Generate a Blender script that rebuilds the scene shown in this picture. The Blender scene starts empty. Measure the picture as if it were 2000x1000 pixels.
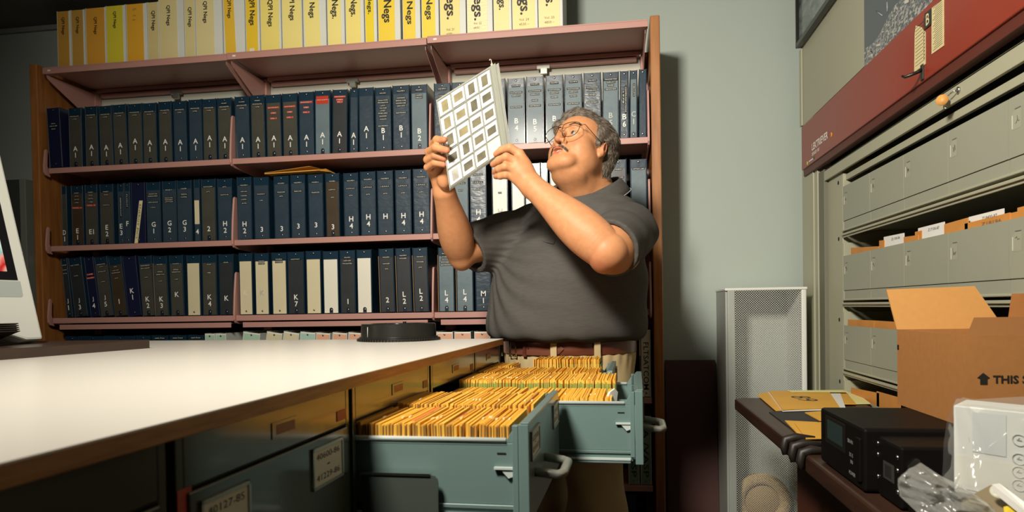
import bpy, bmesh, math, random
import numpy as np
from mathutils import Vector, Matrix

random.seed(7)
SC = bpy.context.scene
COL = SC.collection

# ------------------------------------------------------------------ camera
F_PX, YAW, PITCH, ROLL, CY, EYE = 1346.76, 0.1518014, -0.0184073, -0.0162116, 625.8, 1.15
_c, _s = math.cos(YAW), math.sin(YAW)
_fwd = np.array([-_s*math.cos(PITCH), _c*math.cos(PITCH), math.sin(PITCH)])
_rt = np.array([_c, _s, 0.0]); _up = np.cross(_rt, _fwd)
CAM_R = math.cos(ROLL)*_rt + math.sin(ROLL)*_up
CAM_U = -math.sin(ROLL)*_rt + math.cos(ROLL)*_up
CAM_F = _fwd
CAM_P = np.array([0.0, 0.0, EYE])

def ray(x, y):
    return CAM_R*((x-1000)/F_PX) + CAM_U*((CY-y)/F_PX) + CAM_F
def at(x, y, d):            # a point of the room seen at (x, y), d metres deep
    return CAM_P + ray(x, y)*d
def onX(x, y, X):
    r = ray(x, y); return CAM_P + r*(X/r[0])
def onY(x, y, Y):
    r = ray(x, y); return CAM_P + r*(Y/r[1])
def onZ(x, y, Z):
    r = ray(x, y); return CAM_P + r*((Z-EYE)/r[2])

cam_data = bpy.data.cameras.new('camera')
cam = bpy.data.objects.new('camera', cam_data); COL.objects.link(cam)
m = Matrix(((CAM_R[0], CAM_U[0], -CAM_F[0], 0), (CAM_R[1], CAM_U[1], -CAM_F[1], 0),
            (CAM_R[2], CAM_U[2], -CAM_F[2], EYE), (0, 0, 0, 1)))
cam.matrix_world = m
cam_data.sensor_width = 36.0
cam_data.sensor_fit = 'HORIZONTAL'
cam_data.lens = F_PX/2000*36.0
cam_data.shift_y = (CY-500)/2000.0
cam_data.clip_start = 0.02
cam_data.dof.use_dof = True
cam_data.dof.focus_distance = 2.35
cam_data.dof.aperture_fstop = 7.0
SC.camera = cam

# ------------------------------------------------------------------ world, lights, exposure
SC.view_settings.view_transform = 'Standard'
SC.view_settings.look = 'None'
SC.view_settings.gamma = 1.0
SC.view_settings.use_curve_mapping = False
SC.view_settings.exposure = 0.0
world = bpy.data.worlds.new('world'); SC.world = world
world.use_nodes = True
bg = world.node_tree.nodes['Background']
bg.inputs[0].default_value = (0.75, 0.9, 0.85, 1); bg.inputs[1].default_value = 0.010

def area(name, loc, aim, size, power, color, spread=180, size_y=None):
    l = bpy.data.lights.new(name, 'AREA'); l.energy = power; l.color = color
    l.shape = 'RECTANGLE'; l.size = size; l.size_y = size_y or size; l.spread = math.radians(spread)
    o = bpy.data.objects.new(name, l); COL.objects.link(o); o.location = loc
    o.rotation_euler = (Vector(aim)-Vector(loc)).to_track_quat('-Z', 'Y').to_euler()
    return o
area('softbox_key', (-0.70, 0.15, 2.50), (0.15, 2.7, 1.45), 0.36, 57, (1.0, 0.92, 0.79), spread=126)
#area('ceiling_lamp_right', (0.35, 1.2, 2.70), (0.3, 2.2, 0.6), 0.7, 1.5, (0.86, 1.0, 0.82), spread=140)
#area('ceiling_lamp_table', (-1.05, 0.9, 2.70), (-0.9, 1.2, 1.0), 0.5, 3.5, (1.0, 0.95, 0.84), spread=90)

# ------------------------------------------------------------------ materials
MATS = {}
def mat(name, col, rough=0.5, metal=0.0, noise=None, bump=None, coat=0.0, spec=None, trans=0.0, alpha=1.0,
        sss=0.0, wave=None, emit=None):
    """noise=(scale, amount, second colour[, stretch xyz]); bump=(scale, strength, distance[, stretch])"""
    if name in MATS: return MATS[name]
    M = bpy.data.materials.new(name); M.use_nodes = True
    nt = M.node_tree; b = nt.nodes['Principled BSDF']
    b.inputs['Base Color'].default_value = (*col, 1)
    b.inputs['Roughness'].default_value = rough
    b.inputs['Metallic'].default_value = metal
    if spec is not None: b.inputs['Specular IOR Level'].default_value = spec
    b.inputs['Coat Weight'].default_value = coat
    b.inputs['Coat Roughness'].default_value = 0.12
    b.inputs['Transmission Weight'].default_value = trans
    b.inputs['Alpha'].default_value = alpha
    if sss:
        b.inputs['Subsurface Weight'].default_value = sss
        b.inputs['Subsurface Radius'].default_value = (1.0, 0.35, 0.15)
        b.inputs['Subsurface Scale'].default_value = 0.008
    tc = nt.nodes.new('ShaderNodeTexCoord')
    def coords(stretch):
        if not stretch: return tc.outputs['Object']
        mp = nt.nodes.new('ShaderNodeMapping'); mp.inputs['Scale'].default_value = stretch
        nt.links.new(tc.outputs['Object'], mp.inputs['Vector']); return mp.outputs['Vector']
    if noise:
        n = nt.nodes.new('ShaderNodeTexNoise'); n.inputs['Scale'].default_value = noise[0]
        n.inputs['Detail'].default_value = 5
        nt.links.new(coords(noise[3] if len(noise) > 3 else None), n.inputs['Vector'])
        r = nt.nodes.new('ShaderNodeMapRange'); r.inputs[1].default_value = 0.35; r.inputs[2].default_value = 0.65
        nt.links.new(n.outputs['Fac'], r.inputs[0]); r.inputs[4].default_value = noise[1]
        mx = nt.nodes.new('ShaderNodeMix'); mx.data_type = 'RGBA'
        mx.inputs['A'].default_value = (*col, 1); mx.inputs['B'].default_value = (*noise[2], 1)
        nt.links.new(r.outputs[0], mx.inputs['Factor'])
        nt.links.new(mx.outputs['Result'], b.inputs['Base Color'])
    if bump:
        n = nt.nodes.new('ShaderNodeTexNoise'); n.inputs['Scale'].default_value = bump[0]
        n.inputs['Detail'].default_value = 3
        nt.links.new(coords(bump[3] if len(bump) > 3 else None), n.inputs['Vector'])
        bp = nt.nodes.new('ShaderNodeBump'); bp.inputs['Strength'].default_value = bump[1]
        bp.inputs['Distance'].default_value = bump[2]
        nt.links.new(n.outputs['Fac'], bp.inputs['Height']); nt.links.new(bp.outputs['Normal'], b.inputs['Normal'])
    if emit:
        b.inputs['Emission Color'].default_value = (*emit[0], 1); b.inputs['Emission Strength'].default_value = emit[1]
    MATS[name] = M
    return M

def unit(v):
    v = np.array(v, float); return v/np.linalg.norm(v)
# ------------------------------------------------------------------ object helpers
def tag(o, label=None, cat=None, group=None, kind=None):
    if label: o['label'] = label
    if cat: o['category'] = cat
    if group: o['group'] = group
    if kind: o['kind'] = kind
    return o
def empty(name, loc, rz=0.0):
    o = bpy.data.objects.new(name, None); COL.objects.link(o); o.empty_display_size = 0.05
    o.location = tuple(loc); o.rotation_euler = (0, 0, rz); return o
def thing(name, label, cat, loc=(0, 0, 0), rz=0.0, group=None):
    return tag(empty(name, loc, rz), label, cat, group)
def link(name, me, parent=None, loc=(0, 0, 0)):
    o = bpy.data.objects.new(name, me); COL.objects.link(o); o.location = tuple(loc)
    if parent is not None: o.parent = parent
    return o

class MB:
    def __init__(s): s.v = []; s.f = []; s.mi = []; s.cur = 0; s.sm = []
    def m(s, i): s.cur = i; return s
    def add(s, vs, fs, smooth=False):
        b = len(s.v); s.v += [tuple(map(float, p)) for p in vs]
        for f in fs: s.f.append(tuple(b+i for i in f)); s.mi.append(s.cur); s.sm.append(smooth)
        return s
    def box(s, x0, x1, y0, y1, z0, z1):
        return s.add([(x0,y0,z0),(x1,y0,z0),(x1,y1,z0),(x0,y1,z0),(x0,y0,z1),(x1,y0,z1),(x1,y1,z1),(x0,y1,z1)],
                     [(3,2,1,0),(4,5,6,7),(0,1,5,4),(1,2,6,5),(2,3,7,6),(3,0,4,7)])
    def hexa(s, p):   # 8 points: bottom 4 (ccw), top 4
        return s.add(p, [(3,2,1,0),(4,5,6,7),(0,1,5,4),(1,2,6,5),(2,3,7,6),(3,0,4,7)])
    def prism(s, pts, d):      # polygon (3D points) extruded by vector d
        n = len(pts); a = [np.array(p, float) for p in pts]; b = [p+np.array(d, float) for p in a]
        return s.add(a+b, [tuple(range(n))[::-1], tuple(range(n, 2*n))] + [(i, (i+1) % n, n+(i+1) % n, n+i) for i in range(n)])
    def tube(s, pts, r, n=8, closed=False, caps=True):
        pts = [np.array(p, float) for p in pts]; m_ = len(pts)
        rs = r if hasattr(r, '__len__') else [r]*m_
        ref = None; rings = []
        for i, p in enumerate(pts):
            if closed: t = pts[(i+1) % m_]-pts[i-1]
            else: t = pts[min(i+1, m_-1)]-pts[max(i-1, 0)]
            t = t/(np.linalg.norm(t)+1e-12)
            if ref is None:
                ref = np.array([0, 0, 1.0]) if abs(t[2]) < 0.9 else np.array([1.0, 0, 0])
            u = ref-t*(ref@t); u /= np.linalg.norm(u)+1e-12; w = np.cross(t, u); ref = u
            rings.append([p+rs[i]*(math.cos(a)*u+math.sin(a)*w) for a in [2*math.pi*k/n for k in range(n)]])
        vs = [v for R_ in rings for v in R_]; fs = []
        for i in range(m_ if closed else m_-1):
            j = (i+1) % m_
            for k in range(n): fs.append((i*n+k, i*n+(k+1) % n, j*n+(k+1) % n, j*n+k))
        if caps and not closed:
            fs.append(tuple(range(n))[::-1]); fs.append(tuple((m_-1)*n+k for k in range(n)))
        return s.add(vs, fs, True)
    def cyl(s, c, r, axis, h, n=24, r2=None):
        c = np.array(c, float); a = np.array(axis, float); a /= np.linalg.norm(a)
        return s.lathe(c, a, [(r, 0), (r2 if r2 is not None else r, h)], n, sharp=True)
    def lathe(s, c, axis, prof, n=32, sharp=False):
        c = np.array(c, float); a = np.array(axis, float); a /= np.linalg.norm(a)
        u = np.cross(a, (0, 0, 1.0)) if abs(a[2]) < 0.9 else np.cross(a, (1.0, 0, 0)); u /= np.linalg.norm(u); w = np.cross(a, u)
        if sharp:
            for (r0, h0), (r1, h1) in zip(prof[:-1], prof[1:]):
                vs = [c+a*h+r*(math.cos(t)*u+math.sin(t)*w) for r, h in ((r0, h0), (r1, h1)) for t in [2*math.pi*k/n for k in range(n)]]
                s.add(vs, [(k, (k+1) % n, n+(k+1) % n, n+k) for k in range(n)], True)
            for (r, h), flip in ((prof[0], True), (prof[-1], False)):
                if r > 1e-5:
                    vs = [c+a*h+r*(math.cos(t)*u+math.sin(t)*w) for t in [2*math.pi*k/n for k in range(n)]]
                    s.add(vs, [tuple(range(n))[::-1] if flip else tuple(range(n))])
            return s
        vs = [c+a*h+r*(math.cos(t)*u+math.sin(t)*w) for r, h in prof for t in [2*math.pi*k/n for k in range(n)]]
        fs = [(i*n+k, i*n+(k+1) % n, (i+1)*n+(k+1) % n, (i+1)*n+k) for i in range(len(prof)-1) for k in range(n)]
        fs.append(tuple(range(n))[::-1]); fs.append(tuple((len(prof)-1)*n+k for k in range(n)))
        return s.add(vs, fs, True)
    def sphere(s, c, r, n=12, sc=(1, 1, 1)):
        c = np.array(c, float); vs = []; fs = []
        for i in range(n+1):
            t = math.pi*i/n
            for k in range(2*n):
                p = math.pi*k/n
                vs.append(c+r*np.array([math.sin(t)*math.cos(p)*sc[0], math.sin(t)*math.sin(p)*sc[1], math.cos(t)*sc[2]]))
        for i in range(n):
            for k in range(2*n): fs.append((i*2*n+k, (i+1)*2*n+k, (i+1)*2*n+(k+1) % (2*n), i*2*n+(k+1) % (2*n)))
        return s.add(vs, fs, True)
    def grid(s, P, smooth=True, closed_u=False):
        P = np.asarray(P, float); a, b = P.shape[:2]
        fs = [(i*b+j, i*b+j+1, ((i+1) % a)*b+j+1, ((i+1) % a)*b+j) for i in range(a if closed_u else a-1) for j in range(b-1)]
        return s.add(P.reshape(-1, 3), fs, smooth)
    def mesh(s, name, mats):
        me = bpy.data.meshes.new(name); me.from_pydata(s.v, [], s.f)
        if not isinstance(mats, (list, tuple)): mats = [mats]
        for x in mats: me.materials.append(x)
        me.polygons.foreach_set('material_index', s.mi); me.polygons.foreach_set('use_smooth', s.sm)
        me.update(); return me
    def build(s, name, mats, parent=None, loc=(0, 0, 0), bevel=0.0, seg=2):
        o = link(name, s.mesh(name, mats), parent, loc)
        if bevel:
            b = o.modifiers.new('b', 'BEVEL'); b.width = bevel; b.segments = seg; b.limit_method = 'ANGLE'; b.angle_limit = math.radians(50)
        return o
def bx(x0, x1, y0, y1, z0, z1): return MB().box(x0, x1, y0, y1, z0, z1)

# text: mesh in its own plane, cached by string
TXT = {}
def text_mesh(s, mt, depth=0.0, bold=0.0, font_scale=1.0, spacing=1.0):
    key = (s, mt.name, depth, bold, spacing)
    if key in TXT: return TXT[key]
    cu = bpy.data.curves.new('t', 'FONT'); cu.body = s; cu.size = 1.0; cu.align_x = 'CENTER'; cu.align_y = 'CENTER'
    cu.extrude = depth; cu.offset = bold; cu.resolution_u = 2; cu.space_line = 0.8; cu.space_character = spacing
    o = bpy.data.objects.new('t', cu); COL.objects.link(o)
    dg = bpy.context.evaluated_depsgraph_get(); dg.update()
    me = bpy.data.meshes.new_from_object(o.evaluated_get(dg))
    bpy.data.objects.remove(o); me.materials.clear(); me.materials.append(mt)
    n = len(me.vertices); a = np.empty(n*3); me.vertices.foreach_get('co', a); a = a.reshape(-1, 3)
    me['w'] = float(a[:, 0].max()-a[:, 0].min()); me['h'] = float(a[:, 1].max()-a[:, 1].min())
    a[:, 0] -= (a[:, 0].max()+a[:, 0].min())/2; a[:, 1] -= (a[:, 1].max()+a[:, 1].min())/2
    me.vertices.foreach_set('co', a.ravel()); me.update()
    TXT[key] = me; return me
def put_text(name, s, mt, parent, loc, right, up, width=None, height=None, bold=0.0, spacing=1.0):
    me = text_mesh(s, mt, 0.0, bold, spacing=spacing)
    o = link(name, me, parent)
    r = Vector(right).normalized(); u = Vector(up).normalized(); n = r.cross(u)
    sx = (width/me['w']) if width else None; sy = (height/me['h']) if height else None
    sx = sx or sy; sy = sy or sx
    M3 = Matrix((r*sx, u*sy, n*max(sx, 1e-4))).transposed()
    o.matrix_local = Matrix.Translation(Vector(loc)) @ M3.to_4x4()
    return o
# ------------------------------------------------------------------ organic surfaces
class SDF:
    def __init__(s): s.p = []
    def cone(s, a, b, ra, rb, k=0.02, sub=False):
        a = np.array(a, float); b = np.array(b, float)
        s.p.append(('c', a, b, ra, rb, k, sub, (a+b)/2, np.linalg.norm(b-a)/2+max(ra, rb))); return s
    def chain(s, pts, rs, k=0.02):
        for i in range(len(pts)-1): s.cone(pts[i], pts[i+1], rs[i], rs[i+1], k)
        return s
    def ell(s, c, r, R=None, k=0.02, sub=False):
        c = np.array(c, float); R = np.eye(3) if R is None else np.array(R, float)   # rows = local axes
        s.p.append(('e', c, np.array(r, float), R, None, k, sub, c, max(r))); return s
    def plane(s, c, n, k=0.01):      # keep the side the normal points to
        n = np.array(n, float); n /= np.linalg.norm(n)
        s.p.append(('p', np.array(c, float), n, None, None, k, False, np.array(c, float), 1e3)); return s
    def one(s, q, p):
        t = q[0]
        if t == 'c':
            a, b, ra, rb = q[1:5]; ba = b-a; L2 = ba@ba+1e-12
            h = np.clip((p-a)@ba/L2, 0, 1)
            return np.linalg.norm(p-a-h[:, None]*ba, axis=1)-(ra+(rb-ra)*h)
        if t == 'e':
            c, r, R = q[1:4]; l = (p-c)@R.T
            k0 = np.linalg.norm(l/r, axis=1); k1 = np.linalg.norm(l/(r*r), axis=1)+1e-9
            return np.where(k0 < 0.3, (k0-1)*r.min(), k0*(k0-1)/k1)
        return -((p-q[1])@q[2])
    def val(s, p, prims=None):
        d = np.full(len(p), 1.0)
        for q in (s.p if prims is None else prims):
            e = s.one(q, p); k = q[5]
            if q[0] == 'p' or q[6]:
                if q[6]: e = -e
                h = np.clip(0.5-0.5*(d-e)/k, 0, 1); d = d+(e-d)*h+k*h*(1-h)
            else:
                h = np.clip(0.5+0.5*(d-e)/k, 0, 1); d = d+(e-d)*h-k*h*(1-h)
        return d
    def mesh(s, name, mats, h, disp=None, N=16):
        lo = np.array([min((q[7]-q[8])[i] for q in s.p if q[0] != 'p' and not q[6]) for i in range(3)])-0.03
        hi = np.array([max((q[7]+q[8])[i] for q in s.p if q[0] != 'p' and not q[6]) for i in range(3)])+0.03
        B = N*h; nb = np.ceil((hi-lo)/B).astype(int)
        I = np.stack(np.meshgrid(*[np.arange(n) for n in nb], indexing='ij'), -1).reshape(-1, 3)
        cen = lo+(I+0.5)*B; hd = B*0.87
        dc = s.val(cen)
        I = I[np.abs(dc) < hd*1.5+0.012]
        G = (nb*N+2).astype(np.int64)
        gid = lambda c: (c[:, 0]*G[1]+c[:, 1])*G[2]+c[:, 2]
        loc = np.stack(np.meshgrid(*[np.arange(N+1)]*3, indexing='ij'), -1).reshape(-1, 3)
        cell_id = []; cell_p = []; edges = []
        off = np.array([[a, b, c] for a in (0, 1) for b in (0, 1) for c in (0, 1)])
        for b in I:
            base = b*N; c0 = lo+(b+0.5)*B
            pr = []
            for q in s.p:
                if q[0] == 'p': pr.append(q); continue
                if np.linalg.norm(q[7]-c0)-q[8] < hd+2.0*q[5]+0.01: pr.append(q)
            g = loc+base; pts = lo+g*h
            v = s.val(pts, pr)
            if disp is not None: v = v+disp(pts)
            if v.min() > 0 or v.max() < 0: continue
            V = v.reshape(N+1, N+1, N+1)
            neg = V < 0
            cnt = sum(neg[o[0]:N+o[0], o[1]:N+o[1], o[2]:N+o[2]].astype(int) for o in off)
            act = np.argwhere((cnt > 0) & (cnt < 8))
            if len(act):
                cv = np.stack([V[act[:, 0]+o[0], act[:, 1]+o[1], act[:, 2]+o[2]] for o in off], 1)
                acc = np.zeros((len(act), 3)); n = np.zeros(len(act))
                for i in range(8):
                    for j in range(i+1, 8):
                        if np.abs(off[i]-off[j]).sum() != 1: continue
                        a_, b_ = cv[:, i], cv[:, j]; cr = (a_ < 0) != (b_ < 0)
                        t = np.where(cr, a_/(a_-b_+1e-12), 0)
                        acc += np.where(cr[:, None], off[i]+t[:, None]*(off[j]-off[i]), 0); n += cr
                cell_id.append(gid(act+base)); cell_p.append(lo+h*(act+base+acc/n[:, None]))
            for ax in range(3):
                sl1 = [slice(0, N)]*3; sl2 = [slice(0, N)]*3; sl2[ax] = slice(1, N+1)
                A = neg[tuple(sl1)]; C_ = neg[tuple(sl2)]
                e = np.argwhere(A != C_)
                if len(e): edges.append((ax, e+base, A[e[:, 0], e[:, 1], e[:, 2]]))
        ids = np.concatenate(cell_id); P = np.concatenate(cell_p); o_ = np.argsort(ids); ids = ids[o_]; P = P[o_]
        F_ = []
        for ax, e, inside in edges:
            u, w = (ax+1) % 3, (ax+2) % 3
            q = []
            for du, dw in ((0, 0), (-1, 0), (-1, -1), (0, -1)):
                c = e.copy(); c[:, u] += du; c[:, w] += dw; g = gid(c); k = np.searchsorted(ids, g); k = np.clip(k, 0, len(ids)-1)
                k = np.where(ids[k] == g, k, -1); q.append(k)
            q = np.stack(q, 1); ok = (q >= 0).all(1); q = q[ok]; ins = inside[ok]
            q[~ins] = q[~ins][:, ::-1]; F_.append(q)
        F_ = np.concatenate(F_)
        me = bpy.data.meshes.new(name)
        me.vertices.add(len(P)); me.vertices.foreach_set('co', P.ravel())
        me.loops.add(len(F_)*4); me.loops.foreach_set('vertex_index', F_.ravel().astype(np.int32))
        me.polygons.add(len(F_)); me.polygons.foreach_set('loop_start', np.arange(len(F_), dtype=np.int32)*4)
        try: me.polygons.foreach_set('loop_total', np.full(len(F_), 4, dtype=np.int32))
        except Exception: pass
        me.polygons.foreach_set('use_smooth', np.ones(len(F_), bool))
        for x in (mats if isinstance(mats, (list, tuple)) else [mats]): me.materials.append(x)
        me.update(calc_edges=True); me.validate()
        return me
# ------------------------------------------------------------------ the room
def struct(name, mb, m_, bevel=0):
    o = mb.build(name, m_, bevel=bevel); o['kind'] = 'structure'; return o
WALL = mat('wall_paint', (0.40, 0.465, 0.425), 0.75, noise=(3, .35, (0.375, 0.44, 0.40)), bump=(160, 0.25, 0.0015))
CEIL = mat('ceiling_tile', (0.16, 0.155, 0.13), 0.9, bump=(260, 0.4, 0.003))
FLR = mat('floor_carpet', (0.06, 0.055, 0.045), 0.95, noise=(40, .6, (0.035, 0.032, 0.028)), bump=(300, .5, .004))
ZC = 2.748
struct('floor', bx(-4.6, 1.9, -2.5, 3.6, -0.05, 0), FLR)
struct('wall_back', bx(-4.6, 1.9, 3.42, 3.52, 0, ZC), WALL)
DKW = mat('wall_bounce_absorber', (.07, .07, .06), .9)  # unseen walls, coloured dark to soak up bounce light
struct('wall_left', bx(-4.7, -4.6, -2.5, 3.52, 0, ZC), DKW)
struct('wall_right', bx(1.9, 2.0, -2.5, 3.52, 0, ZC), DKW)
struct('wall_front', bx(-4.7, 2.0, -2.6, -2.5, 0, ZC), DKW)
cl = MB()
x = -4.6
GAP = 0.004
ys = [3.42-.6096*i for i in range(11)]; xs = [-4.6+.6096*i for i in range(12)]
for i in range(len(xs)-1):
    for j in range(len(ys)-1):
        x0, x1 = xs[i]+GAP, min(xs[i+1], 1.9)-GAP; y1, y0 = ys[j]-GAP, max(ys[j+1], -2.5)+GAP
        if x1 > x0 and y1 > y0: cl.box(x0, x1, y0, y1, ZC, ZC+.02)
cl.box(-4.7, 2.0, -2.6, 3.52, ZC+.012, ZC+.06)
struct('ceiling', cl, CEIL)
struct('trim_1', bx(-4.6, 1.9, 3.40, 3.42, ZC-.025, ZC), mat('angle_trim', (.30, .30, .27), .6))
struct('baseboard_back', bx(-4.6, 1.9, 3.41, 3.42, 0, .10), mat('baseboard', (.05, .05, .05), .6))

# ------------------------------------------------------------------ bookcase
OAK = mat('oak', (0.40, 0.165, 0.042), 0.42, noise=(9, .8, (0.27, 0.095, 0.022), (6, 6, .6)), coat=.25)
PINK = mat('pink_steel', (0.50, 0.265, 0.225), 0.42, noise=(2.2, .3, (0.465, 0.245, 0.21)))
PDARK = mat('pink_steel_under', (0.30, 0.17, 0.155), 0.5)
CREAM = mat('cream_backing', (0.62, 0.62, 0.53), 0.7)
bc_ = thing('bookcase', 'three-bay bookcase of dusty pink steel shelves between oak end panels', 'bookcase', (-1.30, 3.2, 0))
BO = (1.30, -3.2, 0)
def bpart(name, mb, m_, bevel=0, lab=None):
    o = mb.build(name, m_, bc_, bevel=bevel); o.location = BO
    if lab: o['label'] = lab
    return o
for nm, x0, x1 in (('end_panel', -2.812, -2.772), ('end_panel', .152, .192)):
    bpart(nm, bx(x0, x1, 2.985, 3.36, 0, 2.371), OAK, .004, 'oak end panel')
BX = [-2.735, -1.768, -.813, .145]
SH = [1.866, 1.487, 1.135]
for b in range(3):
    x0, x1 = BX[b], BX[b+1]
    # top shelf
    mb = MB(); z1 = 2.347+(.003 if b == 2 else 0); x0t = x0 if b else x0; y0 = 2.978-.006*b
    mb.box(x0t+.002, x1-.003, y0, 3.36, z1-.006, z1); mb.box(x0t+.002, x1-.003, y0, y0+.008, z1-.031, z1-.006)
    mb.box(x0t+.002, x1-.003, y0+.008, y0+.028, z1-.031, z1-.029)
    s = bpart('top_shelf', mb, PINK, .0015)
    tagm = MB().box(x0+.03, x0+.045, y0-.001, y0, z1-.020, z1-.012); o = tagm.build('sticker', [mat('sticker_white', (.8, .75, .68), .5)], s); o['label'] = 'small white sticker'
    # rails, backing, hanger clip
    bpart('back_rail', MB().box(x0+.025, x1-.025, 3.30, 3.335, 2.322, 2.340).box(x0+.04, x1-.04, 3.31, 3.335, 2.299, 2.318), PINK, .002)
    bpart('clip', MB().box((x0+x1)/2-.03, (x0+x1)/2+.03, 3.295, 3.312, 2.288, 2.303).box((x0+x1)/2-.012, (x0+x1)/2+.018, 3.290, 3.306, 2.262, 2.290), mat('clip_steel', (.35, .36, .32), .4, .8))
    for k, z in enumerate(SH):
        mb = MB(); mb.box(x0+.004, x1-.004, 3.0, 3.32, z-.004, z); mb.box(x0+.004, x1-.004, 2.996, 3.004, z-.026, z)
        bpart('shelf', mb, PINK, .0018)
    mb = MB(); mb.box(x0+.03, x1-.03, 3.010, 3.32, 1.096, 1.100).box(x0+.03, x1-.03, 3.006, 3.012, 1.078, 1.102); bpart('shelf', mb, PINK, .0015)
    for z in (.755, .375, .09):
        bpart('shelf', MB().box(x0+.004, x1-.004, 3.0, 3.32, z-.025, z), PINK, .0018)
bpart('back_panel', bx(-2.77, .15, 3.345, 3.36, 1.95, 2.33), CREAM, 0, 'cream backing sheet')
bpart('back_panel', bx(-2.77, .15, 3.345, 3.36, .05, 1.95), mat('backing_shade', (.022, .018, .016), .7), 0, 'dark backing sheet')  # near-black sheet standing in for the shade behind the binder rows
for b, x in enumerate(BX):
    for s in ((1,) if b == 0 else (-1,) if b == 3 else (-1, 1)):
        xx = x+s*.012; pts = [(xx, 2.99, 2.315), (xx, 2.992, 2.300), (xx, 3.03, 2.28), (xx, 3.27, 2.17), (xx, 3.295, 2.17), (xx, 3.295, 2.315)]
        bpart('shelf_bracket', MB().prism(pts, (s*.0022, 0, 0)), PINK)
    bpart('upright', MB().box(x-.022, x+.022, 3.295, 3.34, 0, 2.33), PINK, .002)
    for z in SH:
        if b == 3: xx = x-.004
        elif b == 0: xx = x-.012
        else: xx = x
        hb = .45 if b == 0 else 1.0
        prof = [(3.30, z-.050), (3.02, z-.040), (2.994, z-.034), (2.983, z-.020), (2.982, z+.01), (2.990, z+.10*hb), (3.003, z+.195*hb), (3.010, z+.203*hb), (3.018, z+.203*hb), (3.05, z+.20*hb), (3.12, z+.13*hb), (3.30, z+.03)]
        if b == 0: prof = [(3.02, z-.040), (2.994, z-.034), (2.983, z-.020), (2.982, z+.01), (2.992, z+.088), (3.000, z+.095), (3.008, z+.088), (3.004, z+.01), (3.02, z-.02)]
        bpart('bracket_plate', MB().prism([(xx-.0045, y, zz) for y, zz in prof], (.009, 0, 0)), PINK, .002)

# ------------------------------------------------------------------ ring binders
NAVY = mat('navy_vinyl', (0.008, 0.030, 0.055), 0.30, bump=(30, .25, .002, (1, 1, 1)), coat=.3)
NAVY2 = mat('navy_smooth', (0.010, 0.014, 0.045), 0.32, coat=.3)
POCK = {
 'g': mat('insert_grey', (0.060, 0.060, 0.048), 0.34, noise=(14, .6, (0.085, 0.080, 0.060)), bump=(16, .35, .004, (1, 1, 3)), coat=.55),
 'b': mat('insert_blue', (0.030, 0.052, 0.075), 0.30, noise=(14, .6, (0.045, 0.065, 0.085)), bump=(16, .45, .005, (1, 1, 2.6)), coat=.6),
 's': mat('insert_sheen', (0.115, 0.165, 0.19), 0.48, noise=(12, .7, (0.15, 0.20, 0.22)), bump=(14, .4, .004, (1, 1, 2)), coat=.06, spec=.35),  # reflected light on the glossy pockets, put into the base colour
 'k': mat('insert_slate', (0.028, 0.032, 0.036), 0.36, noise=(14, .5, (0.042, 0.045, 0.046)), bump=(12, .25, .003), coat=.45),
 'n': mat('insert_brown', (0.055, 0.038, 0.022), 0.36, noise=(12, .6, (0.08, 0.055, 0.03)), bump=(16, .3, .003), coat=.5),
 'c': mat('insert_cream', (0.72, 0.66, 0.44), 0.5, noise=(6, .7, (0.62, 0.54, 0.33), (1, 1, .5)), coat=.3),
 'w': mat('insert_white', (0.80, 0.78, 0.66), 0.45, noise=(6, .4, (0.74, 0.71, 0.56)), coat=.3),
}
TAPE = mat('label_tape', (0.008, 0.008, 0.007), 0.5, spec=.2); RTAPE = mat('red_label_tape', (0.50, 0.05, 0.025), 0.3, coat=.4)
TTX = mat('tape_lettering', (0.80, 0.80, 0.70), 0.5); LET = mat('white_lettering', (0.85, 0.84, 0.78), 0.5); LETG = mat('worn_lettering', (0.45, 0.47, 0.45), 0.5)
RIV = mat('rivet_steel', (0.30, 0.30, 0.30), 0.35, 1.0); NOTCH = mat('finger_notch', (0.008, 0.016, 0.030), 0.35)
PAGES = mat('page_edges', (0.55, 0.52, 0.44), 0.8); TAN = mat('tan_edge', (0.42, 0.22, 0.06), 0.7)
WCOV = mat('white_cover', (0.74, 0.77, 0.72), 0.35, coat=.3)
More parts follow.
